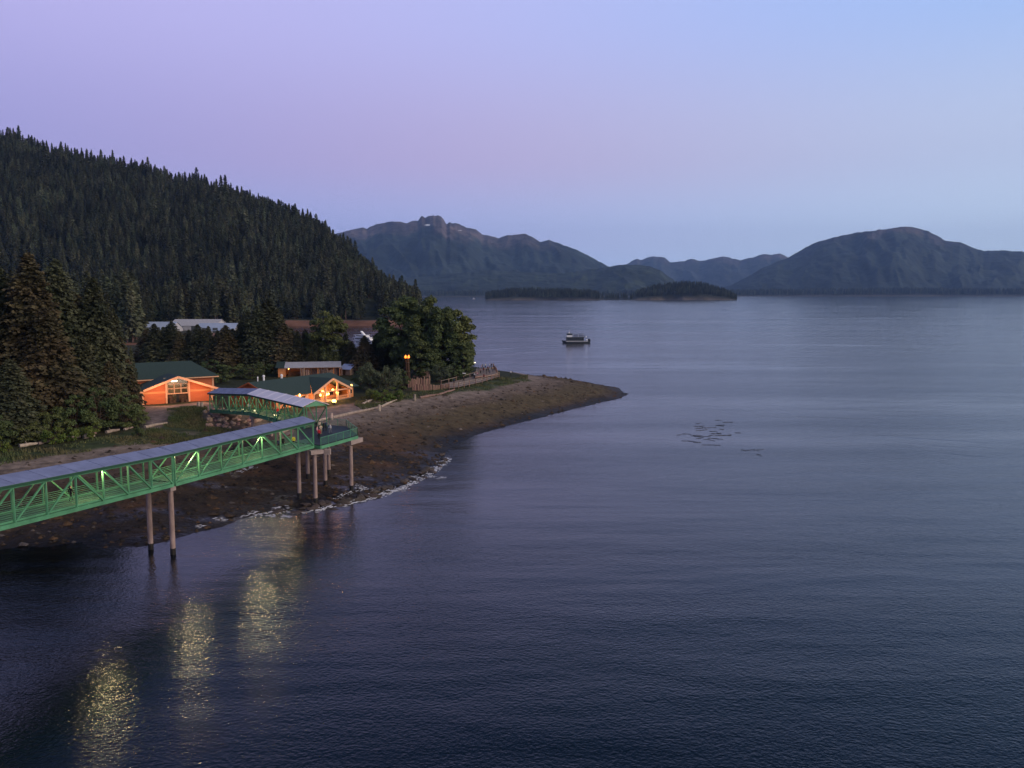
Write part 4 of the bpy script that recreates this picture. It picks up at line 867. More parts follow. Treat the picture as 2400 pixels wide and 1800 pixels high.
def hall_main():      # hipped main block behind the wing (depth 8 .. 28)
    y0, y1, x0, x1, ez, rz = 8.2, 27.0, -4.0, 20.8, 5.45, 8.95
    MB().wall([(x0 + 1, y0 + 1, 0), (x1 - 1, y0 + 1, 0), (x1 - 1, y0 + 1, ez), (x0 + 1, y0 + 1, ez)], 0.25, (0, -1, 0)).build('main_front_wall', M['plank_red'], HALL)
    MB().wall([(x1 - 1, y0 + 1.25, 0), (x1 - 1, y1 - 1, 0), (x1 - 1, y1 - 1, ez), (x1 - 1, y0 + 1.25, ez)], 0.25, (1, 0, 0)).build('main_side_wall', M['plank_red'], HALL)
    MB().wall([(x0 + 1, y0 + 1.25, 0), (x0 + 1, y1 - 1, 0), (x0 + 1, y1 - 1, ez), (x0 + 1, y0 + 1.25, ez)], 0.25, (-1, 0, 0)).build('main_side_wall', M['plank_red'], HALL)
    MB().box(x1 - 1.5, x1 - 1.1, y0 + 0.92, y0 + 1.0, 0, ez - 0.1).build('trim_board', M['trim_wood'], HALL)
    ym = (y0 + y1) / 2; r0, r1 = x0 + 5, x1 - 4.6; e = [(x0, y0, ez), (x1, y0, ez), (x1, y1, ez), (x0, y1, ez)]; a, b = (r0, ym, rz), (r1, ym, rz)
    for poly in ([e[0], e[1], b, a], [e[1], e[2], b], [e[2], e[3], a, b], [e[3], e[0], a]): MB().slab(poly, 0.16).build('roof_slope', M['roof_green'], HALL)
    for p, q in ((e[0], e[1]), (e[1], e[2]), (e[3], e[0])): MB().beam(Vector(p) - Vector((0, 0, 0.25)), Vector(q) - Vector((0, 0, 0.25)), 0.1, 0.26).build('eave_board', M['trim_wood'], HALL)
hall_main()

# ------------------------------------------------------------------ restaurant (right)
A_ANG = math.atan2(0.882, 0.471)
REST = empty('timber_restaurant', (-61.4, 200.4, 5.95), A_ANG); tag(REST, 'orange timber restaurant with green roof and open gabled porch hung with lit lanterns', 'building')
MWR = Matrix.Translation((-61.4, 200.4, 5.95)) @ Matrix.Rotation(A_ANG, 4, 'Z'); MWRi = MWR.inverted()
def on_plane(u, v, yl):      # picture point on the restaurant's plane y = yl, in restaurant coordinates
    o = MWRi @ Vector((0, 0, H)); d = MWRi.to_3x3() @ ray(u, v); t = (yl - o.y) / d.y; return o + d * t
def restaurant():
    L, hw, ez, rz = 30.0, 7.3, 3.15, 6.15
    zp = lambda y: rz + (rz - ez + 0.25) / (hw + 0.7) * y
    MB().slab([(-0.6, -8.0, zp(-8.0)), (12.0, -8.0, zp(-8.0)), (19.35, -0.8, zp(-0.8)), (19.35, 0, rz), (-0.6, 0, rz)], 0.16).build('roof_slope', M['roof_green'], REST)
    MB().slab([(26.7, -8.0, zp(-8.0)), (L + 0.5, -8.0, zp(-8.0)), (L - 1.2, 0, rz), (19.35, 0, rz), (19.35, -0.8, zp(-0.8))], 0.16).build('roof_slope', M['roof_green'], REST)
    MB().slab([(-0.6, hw + 0.7, ez - 0.25), (L + 0.5, hw + 0.7, ez - 0.25), (L - 1.2, 0, rz), (-0.6, 0, rz)], 0.16).build('roof_slope', M['roof_green'], REST)
    MB().slab([(L + 0.5, -hw - 0.7, ez - 0.25), (L + 0.5, hw + 0.7, ez - 0.25), (L - 1.2, 0, rz)], 0.16).build('roof_slope', M['roof_green'], REST)
    for s in (-1, 1): MB().beam((-0.66, s * (hw + 0.7), ez - 0.42), (-0.66, 0, rz - 0.17), 0.1, 0.34).build('barge_board', M['plank_red'], REST)
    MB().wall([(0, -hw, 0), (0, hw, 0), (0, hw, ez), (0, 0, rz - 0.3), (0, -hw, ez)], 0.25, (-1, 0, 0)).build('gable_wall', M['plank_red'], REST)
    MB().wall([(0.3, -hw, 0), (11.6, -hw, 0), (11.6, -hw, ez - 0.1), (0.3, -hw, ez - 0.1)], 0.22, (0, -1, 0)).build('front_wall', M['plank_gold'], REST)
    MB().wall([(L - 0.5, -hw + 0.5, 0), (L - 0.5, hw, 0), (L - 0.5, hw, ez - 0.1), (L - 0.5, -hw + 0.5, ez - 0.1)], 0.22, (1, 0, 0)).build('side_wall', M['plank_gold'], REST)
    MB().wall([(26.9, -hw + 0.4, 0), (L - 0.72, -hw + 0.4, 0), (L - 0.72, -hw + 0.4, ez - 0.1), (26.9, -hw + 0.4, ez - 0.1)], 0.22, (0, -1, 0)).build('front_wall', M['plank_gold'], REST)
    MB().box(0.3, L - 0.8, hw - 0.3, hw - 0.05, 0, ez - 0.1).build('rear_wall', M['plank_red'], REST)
    for x in (2.0, 4.6, 7.2, 9.7, 28.0):
        yf = -hw if x < 20 else -hw + 0.4; f = MB().box(x - 0.75, x + 0.75, yf - 0.09, yf - 0.002, 0.9, 2.4).build('window_frame', M['trim_wood'], REST)
        for k in (-1, 1): MB().box(x + (0.05 if k > 0 else -0.62), x + (0.62 if k > 0 else -0.05), yf - 0.12, yf - 0.092, 1.02, 2.28).build('pane', M['glass_dark'], f)
    MB().box(10.9, 11.6, -hw - 0.1, -hw - 0.002, 0, ez - 0.2).build('trim_board', M['trim_wood'], REST)
    # porch
    x0, x1, xm, yf, pe, pp = 12.0, 26.7, 19.35, -8.6, 2.65, 5.85
    for xa in (x0, x1):
        MB().slab([(xa, yf, pe), (xm, yf, pp), (xm, -0.8, pp), (xa, -8.2, pe)], 0.16).build('porch_roof', M['roof_green'], REST)
        MB().beam((xa, yf - 0.06, pe - 0.2), (xm, yf - 0.06, pp - 0.2), 0.12, 0.5).build('barge_board', M['trim_wood'], REST)
    yb = -4.2
    MB().wall([(x0 + 0.2, yb, 0), (x1 - 0.2, yb, 0), (x1 - 0.2, yb, 2.6), (xm, yb, 5.6), (x0 + 0.2, yb, 2.6)], 0.2, (0, -1, 0)).build('porch_back_wall', M['plank_gold'], REST)
    MB().box(x0, x1, yf + 0.1, yb, 0.02, 0.16).build('porch_floor', M['boardwalk'], REST)
    for x in (x0 + 0.5, xm - 2.6, xm + 2.0, x1 - 0.5):
        MB().tube([(x, yf + 0.35, 0.16), (x, yf + 0.35, pe + (pp - pe) * (1 - abs(x - xm) / (x1 - xm)) - 0.15)], 0.2 if abs(x - xm) > 4 else 0.27, 10).build('porch_post', M['trim_wood'], REST)
    MB().beam((x0 + 0.4, yf + 0.35, pe - 0.02), (x1 - 0.4, yf + 0.35, pe - 0.02), 0.22, 0.28).build('tie_beam', M['trim_wood'], REST)
    for a, b in ((x0 + 0.7, xm - 2.9), (xm + 2.3, x1 - 0.7)):
        rl = MB().beam((a, yf + 0.35, 1.1), (b, yf + 0.35, 1.1), 0.1, 0.1).beam((a, yf + 0.35, 0.35), (b, yf + 0.35, 0.35), 0.08, 0.08)
        for k in range(int((b - a) / 0.3)): rl.beam((a + 0.15 + k * 0.3, yf + 0.35, 0.35), (a + 0.15 + k * 0.3, yf + 0.35, 1.1), 0.05)
        rl.build('porch_railing', M['trim_wood'], REST)
    for x in (14.2, 23.6): 
        f = MB().box(x - 0.9, x + 0.9, yb - 0.08, yb - 0.002, 0.8, 2.3).build('window_frame', M['trim_wood'], REST)
        for k in (0, 1): MB().box(x - 0.8 + k * 0.85, x - 0.05 + k * 0.85, yb - 0.11, yb - 0.083, 0.92, 2.18).build('pane', M['glass_dark'], f)
    dr = MB().box(17.4, 19.6, yb - 0.08, yb - 0.002, 0.16, 2.4).build('door', M['brown'], REST); MB().box(19.3, 19.4, yb - 0.16, yb - 0.08, 1.0, 1.3).build('door_handle', M['dark'], dr)
    for k, (u, v, yl, r, pw) in enumerate([(756, 918, -7.4, 0.27, 55), (764.5, 924, -8.1, 0.28, 60), (780, 914, -7.2, 0.27, 55), (790, 920, -8.1, 0.28, 60), (770, 923, -6.2, 0.22, 25), (751, 926, -6.6, 0.26, 30), (823.5, 903.5, -7.3, 0.26, 40), (702, 926, -7.9, 0.25, 60), (670, 928.5, -7.9, 0.23, 50), (692, 932, -7.9, 0.22, 25), (700, 935.5, -7.9, 0.20, 20)]):
        p = on_plane(u, v, yl); lf = MB().ball(p, r, 10, 8, sz=1.25).build('lantern', M['lamp_warm'], REST)
        zt = min(ez + 0.1 if p.x < 12 or p.x > 26.7 else pe + (pp - pe) * (1 - abs(p.x - xm) / (x1 - xm)) - 0.1, rz)
        if zt > p.z + r * 1.3: MB().beam((p.x, p.y, p.z + r * 1.2), (p.x, p.y, zt), 0.03).build('cord', M['dark'], lf)
        lamp('lamp_light', (p.x, p.y - r - 0.12, p.z - 0.1), pw * 4.0, WARM, REST, r * 0.6)
    lamp('porch_light', (xm, -6.4, 2.9), 700, WARM, REST, 0.4)
    for u, v, r in ((618, 886, 0.32), (660, 884, 0.36), (604, 890, 0.18)):
        p = on_plane(u, v, 1.2); zr = rz - abs(p.y) * (rz - ez) / hw
        vt = MB().tube([(p.x, p.y, zr - 0.1), (p.x, p.y, p.z + 0.35)], r * 0.7, 10).build('roof_vent', M['white_paint'], REST); MB().tube([(p.x, p.y, p.z + 0.4), (p.x, p.y, p.z + 0.75)], [r * 1.15, r * 0.5], 10).build('vent_cap', M['white_paint'], vt)
restaurant()
pz_ = at(783, 943, 6.5); GL = empty('terrace_lamp', (pz_.x, pz_.y, gz(pz_.x, pz_.y))); tag(GL, 'large glowing fire bowl on the gravel before the restaurant porch', 'fire bowl')
MB().tube([(0, 0, 0), (0, 0, 0.25), (0, 0, 0.55)], [0.35, 0.3, 0.62], 12).build('bowl', M['dark'], GL); MB().ball((0, 0, 0.85), 0.55, 10, 7, sz=0.75).build('flame', M['lamp_warm'], GL); lamp('lamp_light', (0, -0.3, 1.7), 150, WARM, GL, 0.4)

# sheds, palisades and lodge bits behind the restaurant
SH = empty('open_shed', at(652, 884, 6.0), math.radians(12)); SH.location.z = gz(SH.location.x, SH.location.y); tag(SH, 'orange open-fronted shed with a flat whitish roof behind the restaurant', 'shed')
def shed():
    L, D, h = 19.5, 9.0, 3.0
    MB().box(0, 0.2, 0, D, 0, h).build('end_wall', M['plank_gold'], SH); MB().box(L - 0.2, L, 0, D, 0, h).build('end_wall', M['plank_gold'], SH); MB().box(0.2, L - 0.2, D - 0.2, D, 0, h).build('back_wall', M['plank_gold'], SH)
    MB().box(0.2, 2.0, 0, 0.2, 0, h).build('front_wall', M['plank_gold'], SH)
    for x in (2.2, 7.4, 12.5, 17.5): MB().box(x - 0.14, x + 0.14, 0.02, 0.3, 0, h - 0.3).build('post', M['plank_gold'], SH)
    MB().box(0, L, 0, 0.25, h - 0.3, h).build('lintel', M['trim_wood'], SH)
    MB().slab([(2.0, -0.6, h + 0.06), (L + 0.5, -0.6, h + 0.06), (L + 0.5, D * 0.85, h + 1.25), (2.0, D * 0.85, h + 1.25)], 0.12).build('roof_sheet', M['roof_white'], SH)
    MB().slab([(-0.8, -0.7, h + 0.1), (2.0, -0.7, h + 0.1), (2.0, D + 0.6, h + 1.3), (-0.8, D + 0.6, h + 1.3)], 0.12).build('roof_sheet', M['roof_green'], SH)
    MB().box(3.0, 7, 3.2, 4.2, 0, 1.1).box(3.2, 6.8, 3.3, 4.1, 1.2, 1.5).build('counter', M['brown'], SH)
    b = MB().ball((3.2, 2.4, 2.4), 0.16).build('bulb', M['lamp_warm'], SH); lamp('lamp_light', (3.2, 2.0, 2.3), 90, WARM, SH, 0.15)
shed()
def palisade(name, pts, n, hgt, rad, mt, label, group=None, hv=0.2):
    P = [Vector(p) for p in pts]; o = empty(name, (P[0].x, P[0].y, gz(P[0].x, P[0].y))); tag(o, label, 'fence', group)
    me = MB().tube([(0, 0, -0.3), (0, 0, 0.55), (0.02, 0.01, 0.94), (0.02, 0, 1.0)], [1.05, 1.0, 0.92, 0.35], 8).mesh('stake', M[mt]); seg = len(P) - 1
    for k in range(n):
        t = k / (n - 1) * seg; i = min(int(t), seg - 1); p = P[i] + (P[i + 1] - P[i]) * (t - i); p += Vector((random.uniform(-0.08, 0.08), random.uniform(-0.1, 0.1), 0)); z = gz(p.x, p.y)
        r = rad * random.uniform(0.8, 1.2); link('stake', me, o, p - o.location + Vector((0, 0, z - p.z)), (random.uniform(-0.05, 0.05), random.uniform(-0.05, 0.05), random.uniform(0, 6)), (r, r, hgt * random.uniform(1 - hv, 1 + hv)))
    return o
palisade('palisade_fence', [at(706, 884, 6), at(735, 881, 6), at(768, 882, 6), at(800, 880, 6)], 24, 2.5, 0.26, 'weathered', 'grey-brown stake palisade in front of the whitish shed roof')
palisade('palisade_fence', [at(786, 866, 6), at(815, 864, 6), at(852, 866, 6)], 20, 2.1, 0.24, 'weathered', 'dim stake palisade behind the small blue roof')
HUT = empty('small_hut', at(797, 879, 6.0), math.radians(-22)); tag(HUT, 'small hut with a sloping blue metal roof right of the whitish shed', 'hut')
MB().box(0, 3.8, 0, 2.6, 0, 2.1).build('walls', M['weathered'], HUT); MB().slab([(-0.3, -0.5, 2.0), (4.2, -0.5, 2.0), (4.2, 3.0, 3.5), (-0.3, 3.0, 3.5)], 0.1).build('roof', M['roof_blue'], HUT); MB().box(1.3, 2.1, -0.05, -0.003, 0, 1.8).build('door', M['brown'], HUT)
pp_ = at(782, 862, 6.0); TP = MB().tube([(0, 0, -0.3), (0, 0, 1.6), (0.05, 0, 3.2), (0.05, 0, 3.4)], [0.26, 0.24, 0.2, 0.12], 10).tube([(-0.5, 0, 2.7), (0.5, 0, 2.7)], 0.1, 6).build('log_post', M['weathered'], loc=(pp_.x, pp_.y, gz(pp_.x, pp_.y))); tag(TP, 'tall pale log post with a crosspiece standing behind the shed', 'post')
pa, pb = at(738, 858, 6), at(852, 858, 6); PG = empty('pole_arbour', (pa.x, pa.y, gz(pa.x, pa.y))); tag(PG, 'low dark pole arbour with a long top rail behind the sheds', 'arbour')
vv = pb - pa
for k in range(6): q = vv * (k / 5); MB().tube([(q.x, q.y, -0.2), (q.x, q.y, 2.0)], 0.09, 6).build('post', M['weathered'], PG); MB().tube([(q.x, q.y + 2.5, -0.2), (q.x, q.y + 2.5, 2.0)], 0.09, 6).build('post', M['weathered'], PG)
for dy in (0, 2.5): MB().tube([(0, dy, 2.05), (vv.x, vv.y + dy, 2.05)], 0.08, 6).build('rail', M['weathered'], PG)

# torch tower, cabin, front palisade, boardwalk on the point
tb = at(955, 906, 6.0); TW = empty('torch_tower', (tb.x, tb.y, gz(tb.x, tb.y))); tag(TW, 'tall brown wooden tower topped by two orange flames above the palisade', 'torch tower')
for k in range(7):
    a = 6.28 * k / 7; hh = 8.2 - (k % 3) * 0.35
    MB().tube([(math.cos(a) * 0.8, math.sin(a) * 0.8, -0.3), (math.cos(a) * 0.6, math.sin(a) * 0.6, hh * 0.5), (math.cos(a) * 0.45, math.sin(a) * 0.45, hh)], [0.22, 0.2, 0.16], 7).build('pole', M['brown'], TW)
for z, r in ((2.0, 0.9), (4.5, 0.78), (7.0, 0.64)): MB().tube([(0, 0, z - 0.12), (0, 0, z + 0.12)], r, 12).build('hoop', M['brown'], TW)
for dx in (-0.45, 0.45):
    f = MB().tube([(dx, 0, 8.0), (dx, 0, 8.3)], [0.2, 0.34], 8).build('brazier', M['dark'], TW); MB().tube([(dx, 0, 8.3), (dx, 0, 8.7), (dx + 0.05, 0, 9.2)], [0.30, 0.34, 0.06], 8).build('flame', M['flame'], f)
lamp('lamp_light', (0, -0.9, 8.8), 60, (1.0, 0.36, 0.08), TW, 0.4)
cb = at(968, 884, 6.0); CB = empty('small_cabin', (cb.x, cb.y, gz(cb.x, cb.y)), math.radians(8)); tag(CB, 'small grey-roofed cabin half hidden between the torch tower and the cottonwoods', 'cabin')
MB().wall([(0, 0, 0), (5.4, 0, 0), (5.4, 0, 2.2), (2.7, 0, 3.9), (0, 0, 2.2)], 0.2, (0, -1, 0)).build('front_wall', M['weathered'], CB); MB().box(0, 5.4, 0.25, 5, 0, 2.15).build('walls', M['weathered'], CB); MB().box(2.2, 3.2, -0.06, -0.003, 0, 1.9).build('door', M['brown'], CB)
mat('cabin_roof', (0.085, 0.10, 0.09), (0.06, 0.07, 0.065), rough=0.8, scale=1.2)
for s in (0, 1): MB().slab([(-0.4 if s == 0 else 5.8, -0.5, 1.95), (2.7, -0.5, 4.0), (2.7, 5.4, 4.0), (-0.4 if s == 0 else 5.8, 5.4, 1.95)], 0.12).build('roof_slope', M['cabin_roof'], CB)
palisade('palisade_fence', [at(958, 908, 6), at(980, 906, 6), at(1006, 903, 6)], 15, 2.4, 0.23, 'stake', 'taller pinkish stake palisade below the torch tower')
palisade('palisade_fence', [at(968, 915, 6), at(1005, 914, 6), at(1052, 910, 6)], 26, 1.5, 0.22, 'stake', 'lower pinkish stake palisade along the path, at the start of the boardwalk')

BW = empty('boardwalk', at(1052, 909, 6.0)); tag(BW, 'weathered boardwalk with railings curving out to the viewing deck on the point', 'boardwalk')
def boardwalk():
    near = [(1053, 909), (1075, 906), (1100, 901), (1130, 894), (1152, 887), (1170, 881)]; far = [(1034, 901), (1062, 894), (1090, 887), (1112, 881), (1128, 873), (1146, 869)]
    o = BW.location; Zd = 6.35
    def dens(l):
        out = []
        for (a, b) in zip(l[:-1], l[1:]):
            A, B = at(a[0], a[1], Zd), at(b[0], b[1], Zd)
            for k in range(8): out.append(A + (B - A) * (k / 8))
        out.append(at(l[-1][0], l[-1][1], Zd)); return out
    N, Fr = dens(near), dens(far)
    for k in range(len(N) - 1):
        a, b, c, d = N[k] - o, N[k + 1] - o, Fr[k + 1] - o, Fr[k] - o; g = (b - a).normalized() * 0.03; g2 = (c - d).normalized() * 0.03
        MB().slab([a + g, b - g, c - g2, d + g2], 0.1).build('plank', M['boardwalk'], BW)
    for edge, st_ in ((N, 4), (Fr, 5)):
        for k in range(0, len(edge), st_):
            p = edge[k] - o; MB().tube([(p.x, p.y, p.z - 1.0), (p.x, p.y, p.z + 1.25)], 0.13, 7).build('railing_post', M['stake'], BW)
        for k in range(0, len(edge) - st_, st_):
            a, b = edge[k] - o, edge[min(k + st_, len(edge) - 1)] - o
            for z in ((1.05, 0.55) if edge is N else (1.05,)): MB().tube([a + Vector((0, 0, z)), b + Vector((0, 0, z))], 0.06, 6).build('rail', M['drift'], BW)
    # viewing deck palings
    Zv = 7.15; vd = [at(1114, 882, Zv) - o, at(1166, 876, Zv) - o, at(1156, 860, Zv) - o, at(1116, 864, Zv) - o]
    for k in range(14):
        f0, f1 = k / 14 + 0.006, (k + 1) / 14 - 0.006; MB().slab([vd[0] + (vd[1] - vd[0]) * f0, vd[0] + (vd[1] - vd[0]) * f1, vd[3] + (vd[2] - vd[3]) * f1, vd[3] + (vd[2] - vd[3]) * f0], 0.12).build('viewing_deck_board', M['boardwalk'], BW)
    for i in range(4):
        p, q = vd[i], vd[(i + 1) % 4]; MB().beam(p - Vector((0, 0, 0.3)), q - Vector((0, 0, 0.3)), 0.15, 0.3).build('deck_beam', M['stake'], BW); MB().tube([p - Vector((0, 0, 1.9)), p - Vector((0, 0, 0.1))], 0.15, 7).build('deck_pile', M['stake'], BW)
    a, b = vd[1], vd[2]
    for k in range(12):
        p = a + (b - a) * (k / 11); MB().tube([(p.x, p.y, p.z - 0.6), (p.x, p.y, p.z + random.uniform(0.9, 1.5))], 0.12, 7).build('paling', M['stake'], BW)
boardwalk()
def light_pole(u, v, top, label, lit):
    p = at(u, v, 6.2); p.z = gz(p.x, p.y); d = ray(u, top); h = H + d.z * p.y / d.y - p.z; o = empty('path_lamp', p); tag(o, label, 'lamp post')
    MB().tube([(0, 0, -0.2), (0, 0, h - 0.3)], 0.07, 8).build('pole', M['dark'], o); MB().tube([(-0.45, 0, h - 0.25), (0.45, 0, h - 0.25)], 0.05, 6).build('arm', M['dark'], o)
    MB().box(-0.5, 0.5, -0.18, 0.18, h - 0.22, h).build('lamp_head', M['lamp_tube'] if lit else M['white_paint'], o)
light_pole(1088, 893, 874, 'thin pole with a flat whitish lamp head beside the boardwalk', False)
light_pole(1111, 876, 849, 'lit path lamp at the start of the viewing deck beside the cottonwoods', True)

# ------------------------------------------------------------------ driftwood, posts, rocks
def log(u0, v0, u1, v1, r, label, name='driftwood_log', z=5.6, mt='drift'):
    a, b = at(u0, v0, z), at(u1, v1, z); a.z = gz(a.x, a.y) + r * 0.7; b.z = gz(b.x, b.y) + r * 0.7; m = (a + b) / 2 + Vector((0, 0, random.uniform(0, 0.1)))
    l = (b - a).normalized(); s = Vector((-l.y, l.x, 0))
    o = MB().tube([a - a, (a * 0.7 + b * 0.3) - a + s * random.uniform(-0.15, 0.15), m - a + s * random.uniform(-0.2, 0.2), (a * 0.3 + b * 0.7) - a, b - a], [r, r * 1.05, r * 0.92, r * 0.8, r * 0.55], 8)
    k = a * 0.6 + b * 0.4 - a; o.tube([k, k + Vector((0, 0, r * 2)) + s * r * 2], [r * 0.3, r * 0.12], 5)
    return tag(o.build(name, M[mt], loc=a), label, 'log')
log(46, 1053, 92, 1046, 0.32, 'pale driftwood log beside the trunk of the drooping spruce'); log(90, 1047, 120, 1041, 0.28, 'short pale driftwood log, second from the left on the grass edge')
log(157, 1035, 189, 1031, 0.34, 'pale driftwood log left of the splintered stump pieces'); log(196, 1033, 222, 1029, 0.42, 'thick splintered log lying across the grass edge', 'splintered_log'); log(197, 1026, 226, 1022, 0.34, 'reddish splintered log behind the thick one', 'splintered_log', mt='weathered')
log(249, 1020, 280, 1014, 0.32, 'driftwood log under the dark bushes near the gravel path'); log(291, 1013, 312, 1008, 0.26, 'short driftwood log just left of the small dark bush'); log(340, 1008, 392, 998, 0.30, 'long pale log across the foot of the gravel path')
log(652, 1006, 700, 992, 0.28, 'driftwood log under the second footbridge at the beach top'); log(706, 993, 776, 977, 0.36, 'pale log along the top of the beach before the fire bowl', z=5.5); log(779, 977, 888, 953, 0.36, 'long pale log ending at the thick bollard post', z=5.5)
log(893, 950, 930, 938, 0.26, 'thin pale log between the two bollard posts', z=5.6); log(984, 932, 1030, 925, 0.34, 'dark log lying on the upper beach below the palisade', mt='weathered', z=5.5); log(1030, 925, 1066, 916, 0.3, 'dark log continuing the beach line towards the point', mt='weathered', z=5.5)
log(850, 947, 880, 936, 0.30, 'pale crooked log in the grass before the willow shrubs', z=5.8)
def bollard(u, v, h, label):
    p = at(u, v, 5.5); z = gz(p.x, p.y); o = MB().tube([(0, 0, -0.4), (0, 0, h * 0.9), (0, 0, h)], [0.36, 0.33, 0.24], 10).tube([(0, 0, h), (0, 0, h + 0.05)], [0.3, 0.02], 10).build('bollard_post', M['drift'], loc=(p.x, p.y, z)); tag(o, label, 'bollard')
bollard(972, 936, 1.75, 'pale round bollard post below the palisade at the beach top'); bollard(889, 956, 1.5, 'pale round bollard post at the right end of the long log'); bollard(777, 979, 1.5, 'pale round bollard post between the two long logs before the fire bowl'); bollard(466, 972, 1.4, 'pale post at the path end beside the second footbridge'); bollard(474, 974, 1.4, 'pale post closest to the second footbridge entrance')

def rock_mesh(seed, mt):
    bm = bmesh.new(); bmesh.ops.create_icosphere(bm, subdivisions=1, radius=1.0); g = np.random.default_rng(seed)
    for v in bm.verts: v.co = v.co * (0.72 + 0.5 * g.random()); v.co.z *= 0.62
    me = bpy.data.meshes.new('rock'); bm.to_mesh(me); bm.free(); me.materials.append(M[mt]); return me
ROCKS = [rock_mesh(700 + i, 'rock') for i in range(5)]; RUB = [rock_mesh(720 + i, 'rubble') for i in range(5)]
k = 0
while k < 70:
    u, v = random.uniform(474, 622), random.uniform(974, 1003); p = at(u, v, 5.6)
    if sdist(np.array([p.x]), np.array([p.y]), RUBBLE)[0] < 0: continue
    s = random.uniform(0.35, 0.85); o = link('rubble_rock', RUB[k % 5], None, (p.x, p.y, gz(p.x, p.y) + s * 0.1), (random.uniform(0, 0.5), random.uniform(0, 0.5), random.uniform(0, 6)), (s * 1.2, s, s)); k += 1
    tag(o, 'reddish rock in the rubble bank under the second footbridge', 'rock', 'rubble rocks under the second footbridge')
for k in range(60):
    t = random.random(); u = 640 + 430 * t; v0 = np.interp(u, [640, 740, 813, 905, 962, 1001, 1055, 1085], [1197, 1192, 1180, 1153, 1132, 1110, 1066, 1030]); p = at(u, v0 + random.uniform(-14, 5), 0.2); z = gz(p.x, p.y)
    if z < -0.5: continue
    s = random.uniform(0.4, 1.0); o = link('shore_boulder', ROCKS[k % 5], None, (p.x, p.y, z + s * 0.05), (0, 0, random.uniform(0, 6)), (s * 1.5, s, s * 0.8)); tag(o, 'dark weed-covered boulder at the edge of the surf', 'boulder', 'boulders along the surf')
def scatter_rocks():           # cobbles and weed lumps too many to count
    n = 15000; xs = RNG.uniform(-130, 45, n * 3); ys = RNG.uniform(85, 340, n * 3); Z, ds, db, q = ground_z(xs, ys, True)
    ok = (ds > 0.2) & (db < -0.5) & (RNG.random(n * 3) < np.where(ys < 170, 0.85, 0.3) * np.where(q > 0.75, 0.25, 1)); xs, ys, Z = xs[ok][:n], ys[ok][:n], Z[ok][:n]; n = len(xs)
    b = np.array([(1, 0, 0), (0.3, 0.9, 0.05), (-0.8, 0.5, 0), (-0.7, -0.7, 0), (0.4, -0.9, 0), (0.1, 0.1, 0.75)]); s = RNG.uniform(0.10, 0.42, n) * np.where(RNG.random(n) < 0.06, 2.0, 1); a = RNG.uniform(0, 6.28, n); ca, sa = np.cos(a), np.sin(a)
    jit = 1 + RNG.uniform(-0.3, 0.3, (n, 6)); vx = b[None, :, 0] * jit; vy = b[None, :, 1] * jit; vz = b[None, :, 2] * (1 + RNG.uniform(-0.5, 0.4, (n, 6)))
    V = np.stack([xs[:, None] + s[:, None] * 1.3 * (vx * ca[:, None] - vy * sa[:, None]), ys[:, None] + s[:, None] * (vx * sa[:, None] + vy * ca[:, None]), Z[:, None] - 0.03 + s[:, None] * vz], -1).reshape(-1, 3)
    base = np.arange(n)[:, None, None] * 6; T = (np.array([(0, 1, 5), (1, 2, 5), (2, 3, 5), (3, 4, 5), (4, 0, 5)])[None] + base).reshape(-1, 3)
    me = fast_mesh('beach_cobbles', V, T, M['ground'])
    C = np.zeros((n, 3)); C[:] = (0.060, 0.042, 0.029); r = RNG.random(n); C[r < 0.3] = (0.030, 0.024, 0.020); C[r > 0.8] = (0.095, 0.056, 0.032); C[(r > 0.965)] = (0.13, 0.105, 0.09); C[ys > 190] *= 1.25
    set_col(me, np.repeat(C, 6, 0)); o = link('beach_cobbles', me); tag(o, 'scattered cobbles and weed lumps over the tidal beach', 'cobbles', kind='stuff')
scatter_rocks()
def scatter_grass():
    X = []; Y = []
    for g in GRASS:
        P = np.array(g); n = 26000; x = RNG.uniform(P[:, 0].min(), P[:, 0].max(), n); y = RNG.uniform(P[:, 1].min(), P[:, 1].max(), n); ok = (sdist(x, y, g) > -0.4) & (vnoise(x / 5, y / 3, 78, 3) + 0.35 * RNG.random(n) > 0.02) & (sdist(x, y, RUBBLE) < 0.3)
        k = min(ok.sum(), 8000); X.append(x[ok][:k]); Y.append(y[ok][:k])
    X = np.concatenate(X); Y = np.concatenate(Y); Z = ground_z(X, Y); n = len(X); a = RNG.uniform(0, 6.28, n); h = RNG.uniform(0.15, 0.5, n) * (0.8 + 0.6 * (vnoise(X / 4, Y / 4, 77, 2) > 0.1)); w = RNG.uniform(0.06, 0.16, n); lx = RNG.normal(0, 0.25, n) * h; ly = RNG.normal(0, 0.25, n) * h
    V = np.stack([np.stack([X - np.cos(a) * w, Y - np.sin(a) * w, Z - 0.05], -1), np.stack([X + np.cos(a) * w, Y + np.sin(a) * w, Z - 0.05], -1), np.stack([X + lx, Y + ly, Z + h], -1)], 1).reshape(-1, 3)
    me = fast_mesh('beach_grass', V, np.arange(3 * n).reshape(n, 3), M['grass_blade']); o = link('beach_grass', me); tag(o, 'green beach grass along the top of the shore', 'grass', kind='stuff')
scatter_grass()

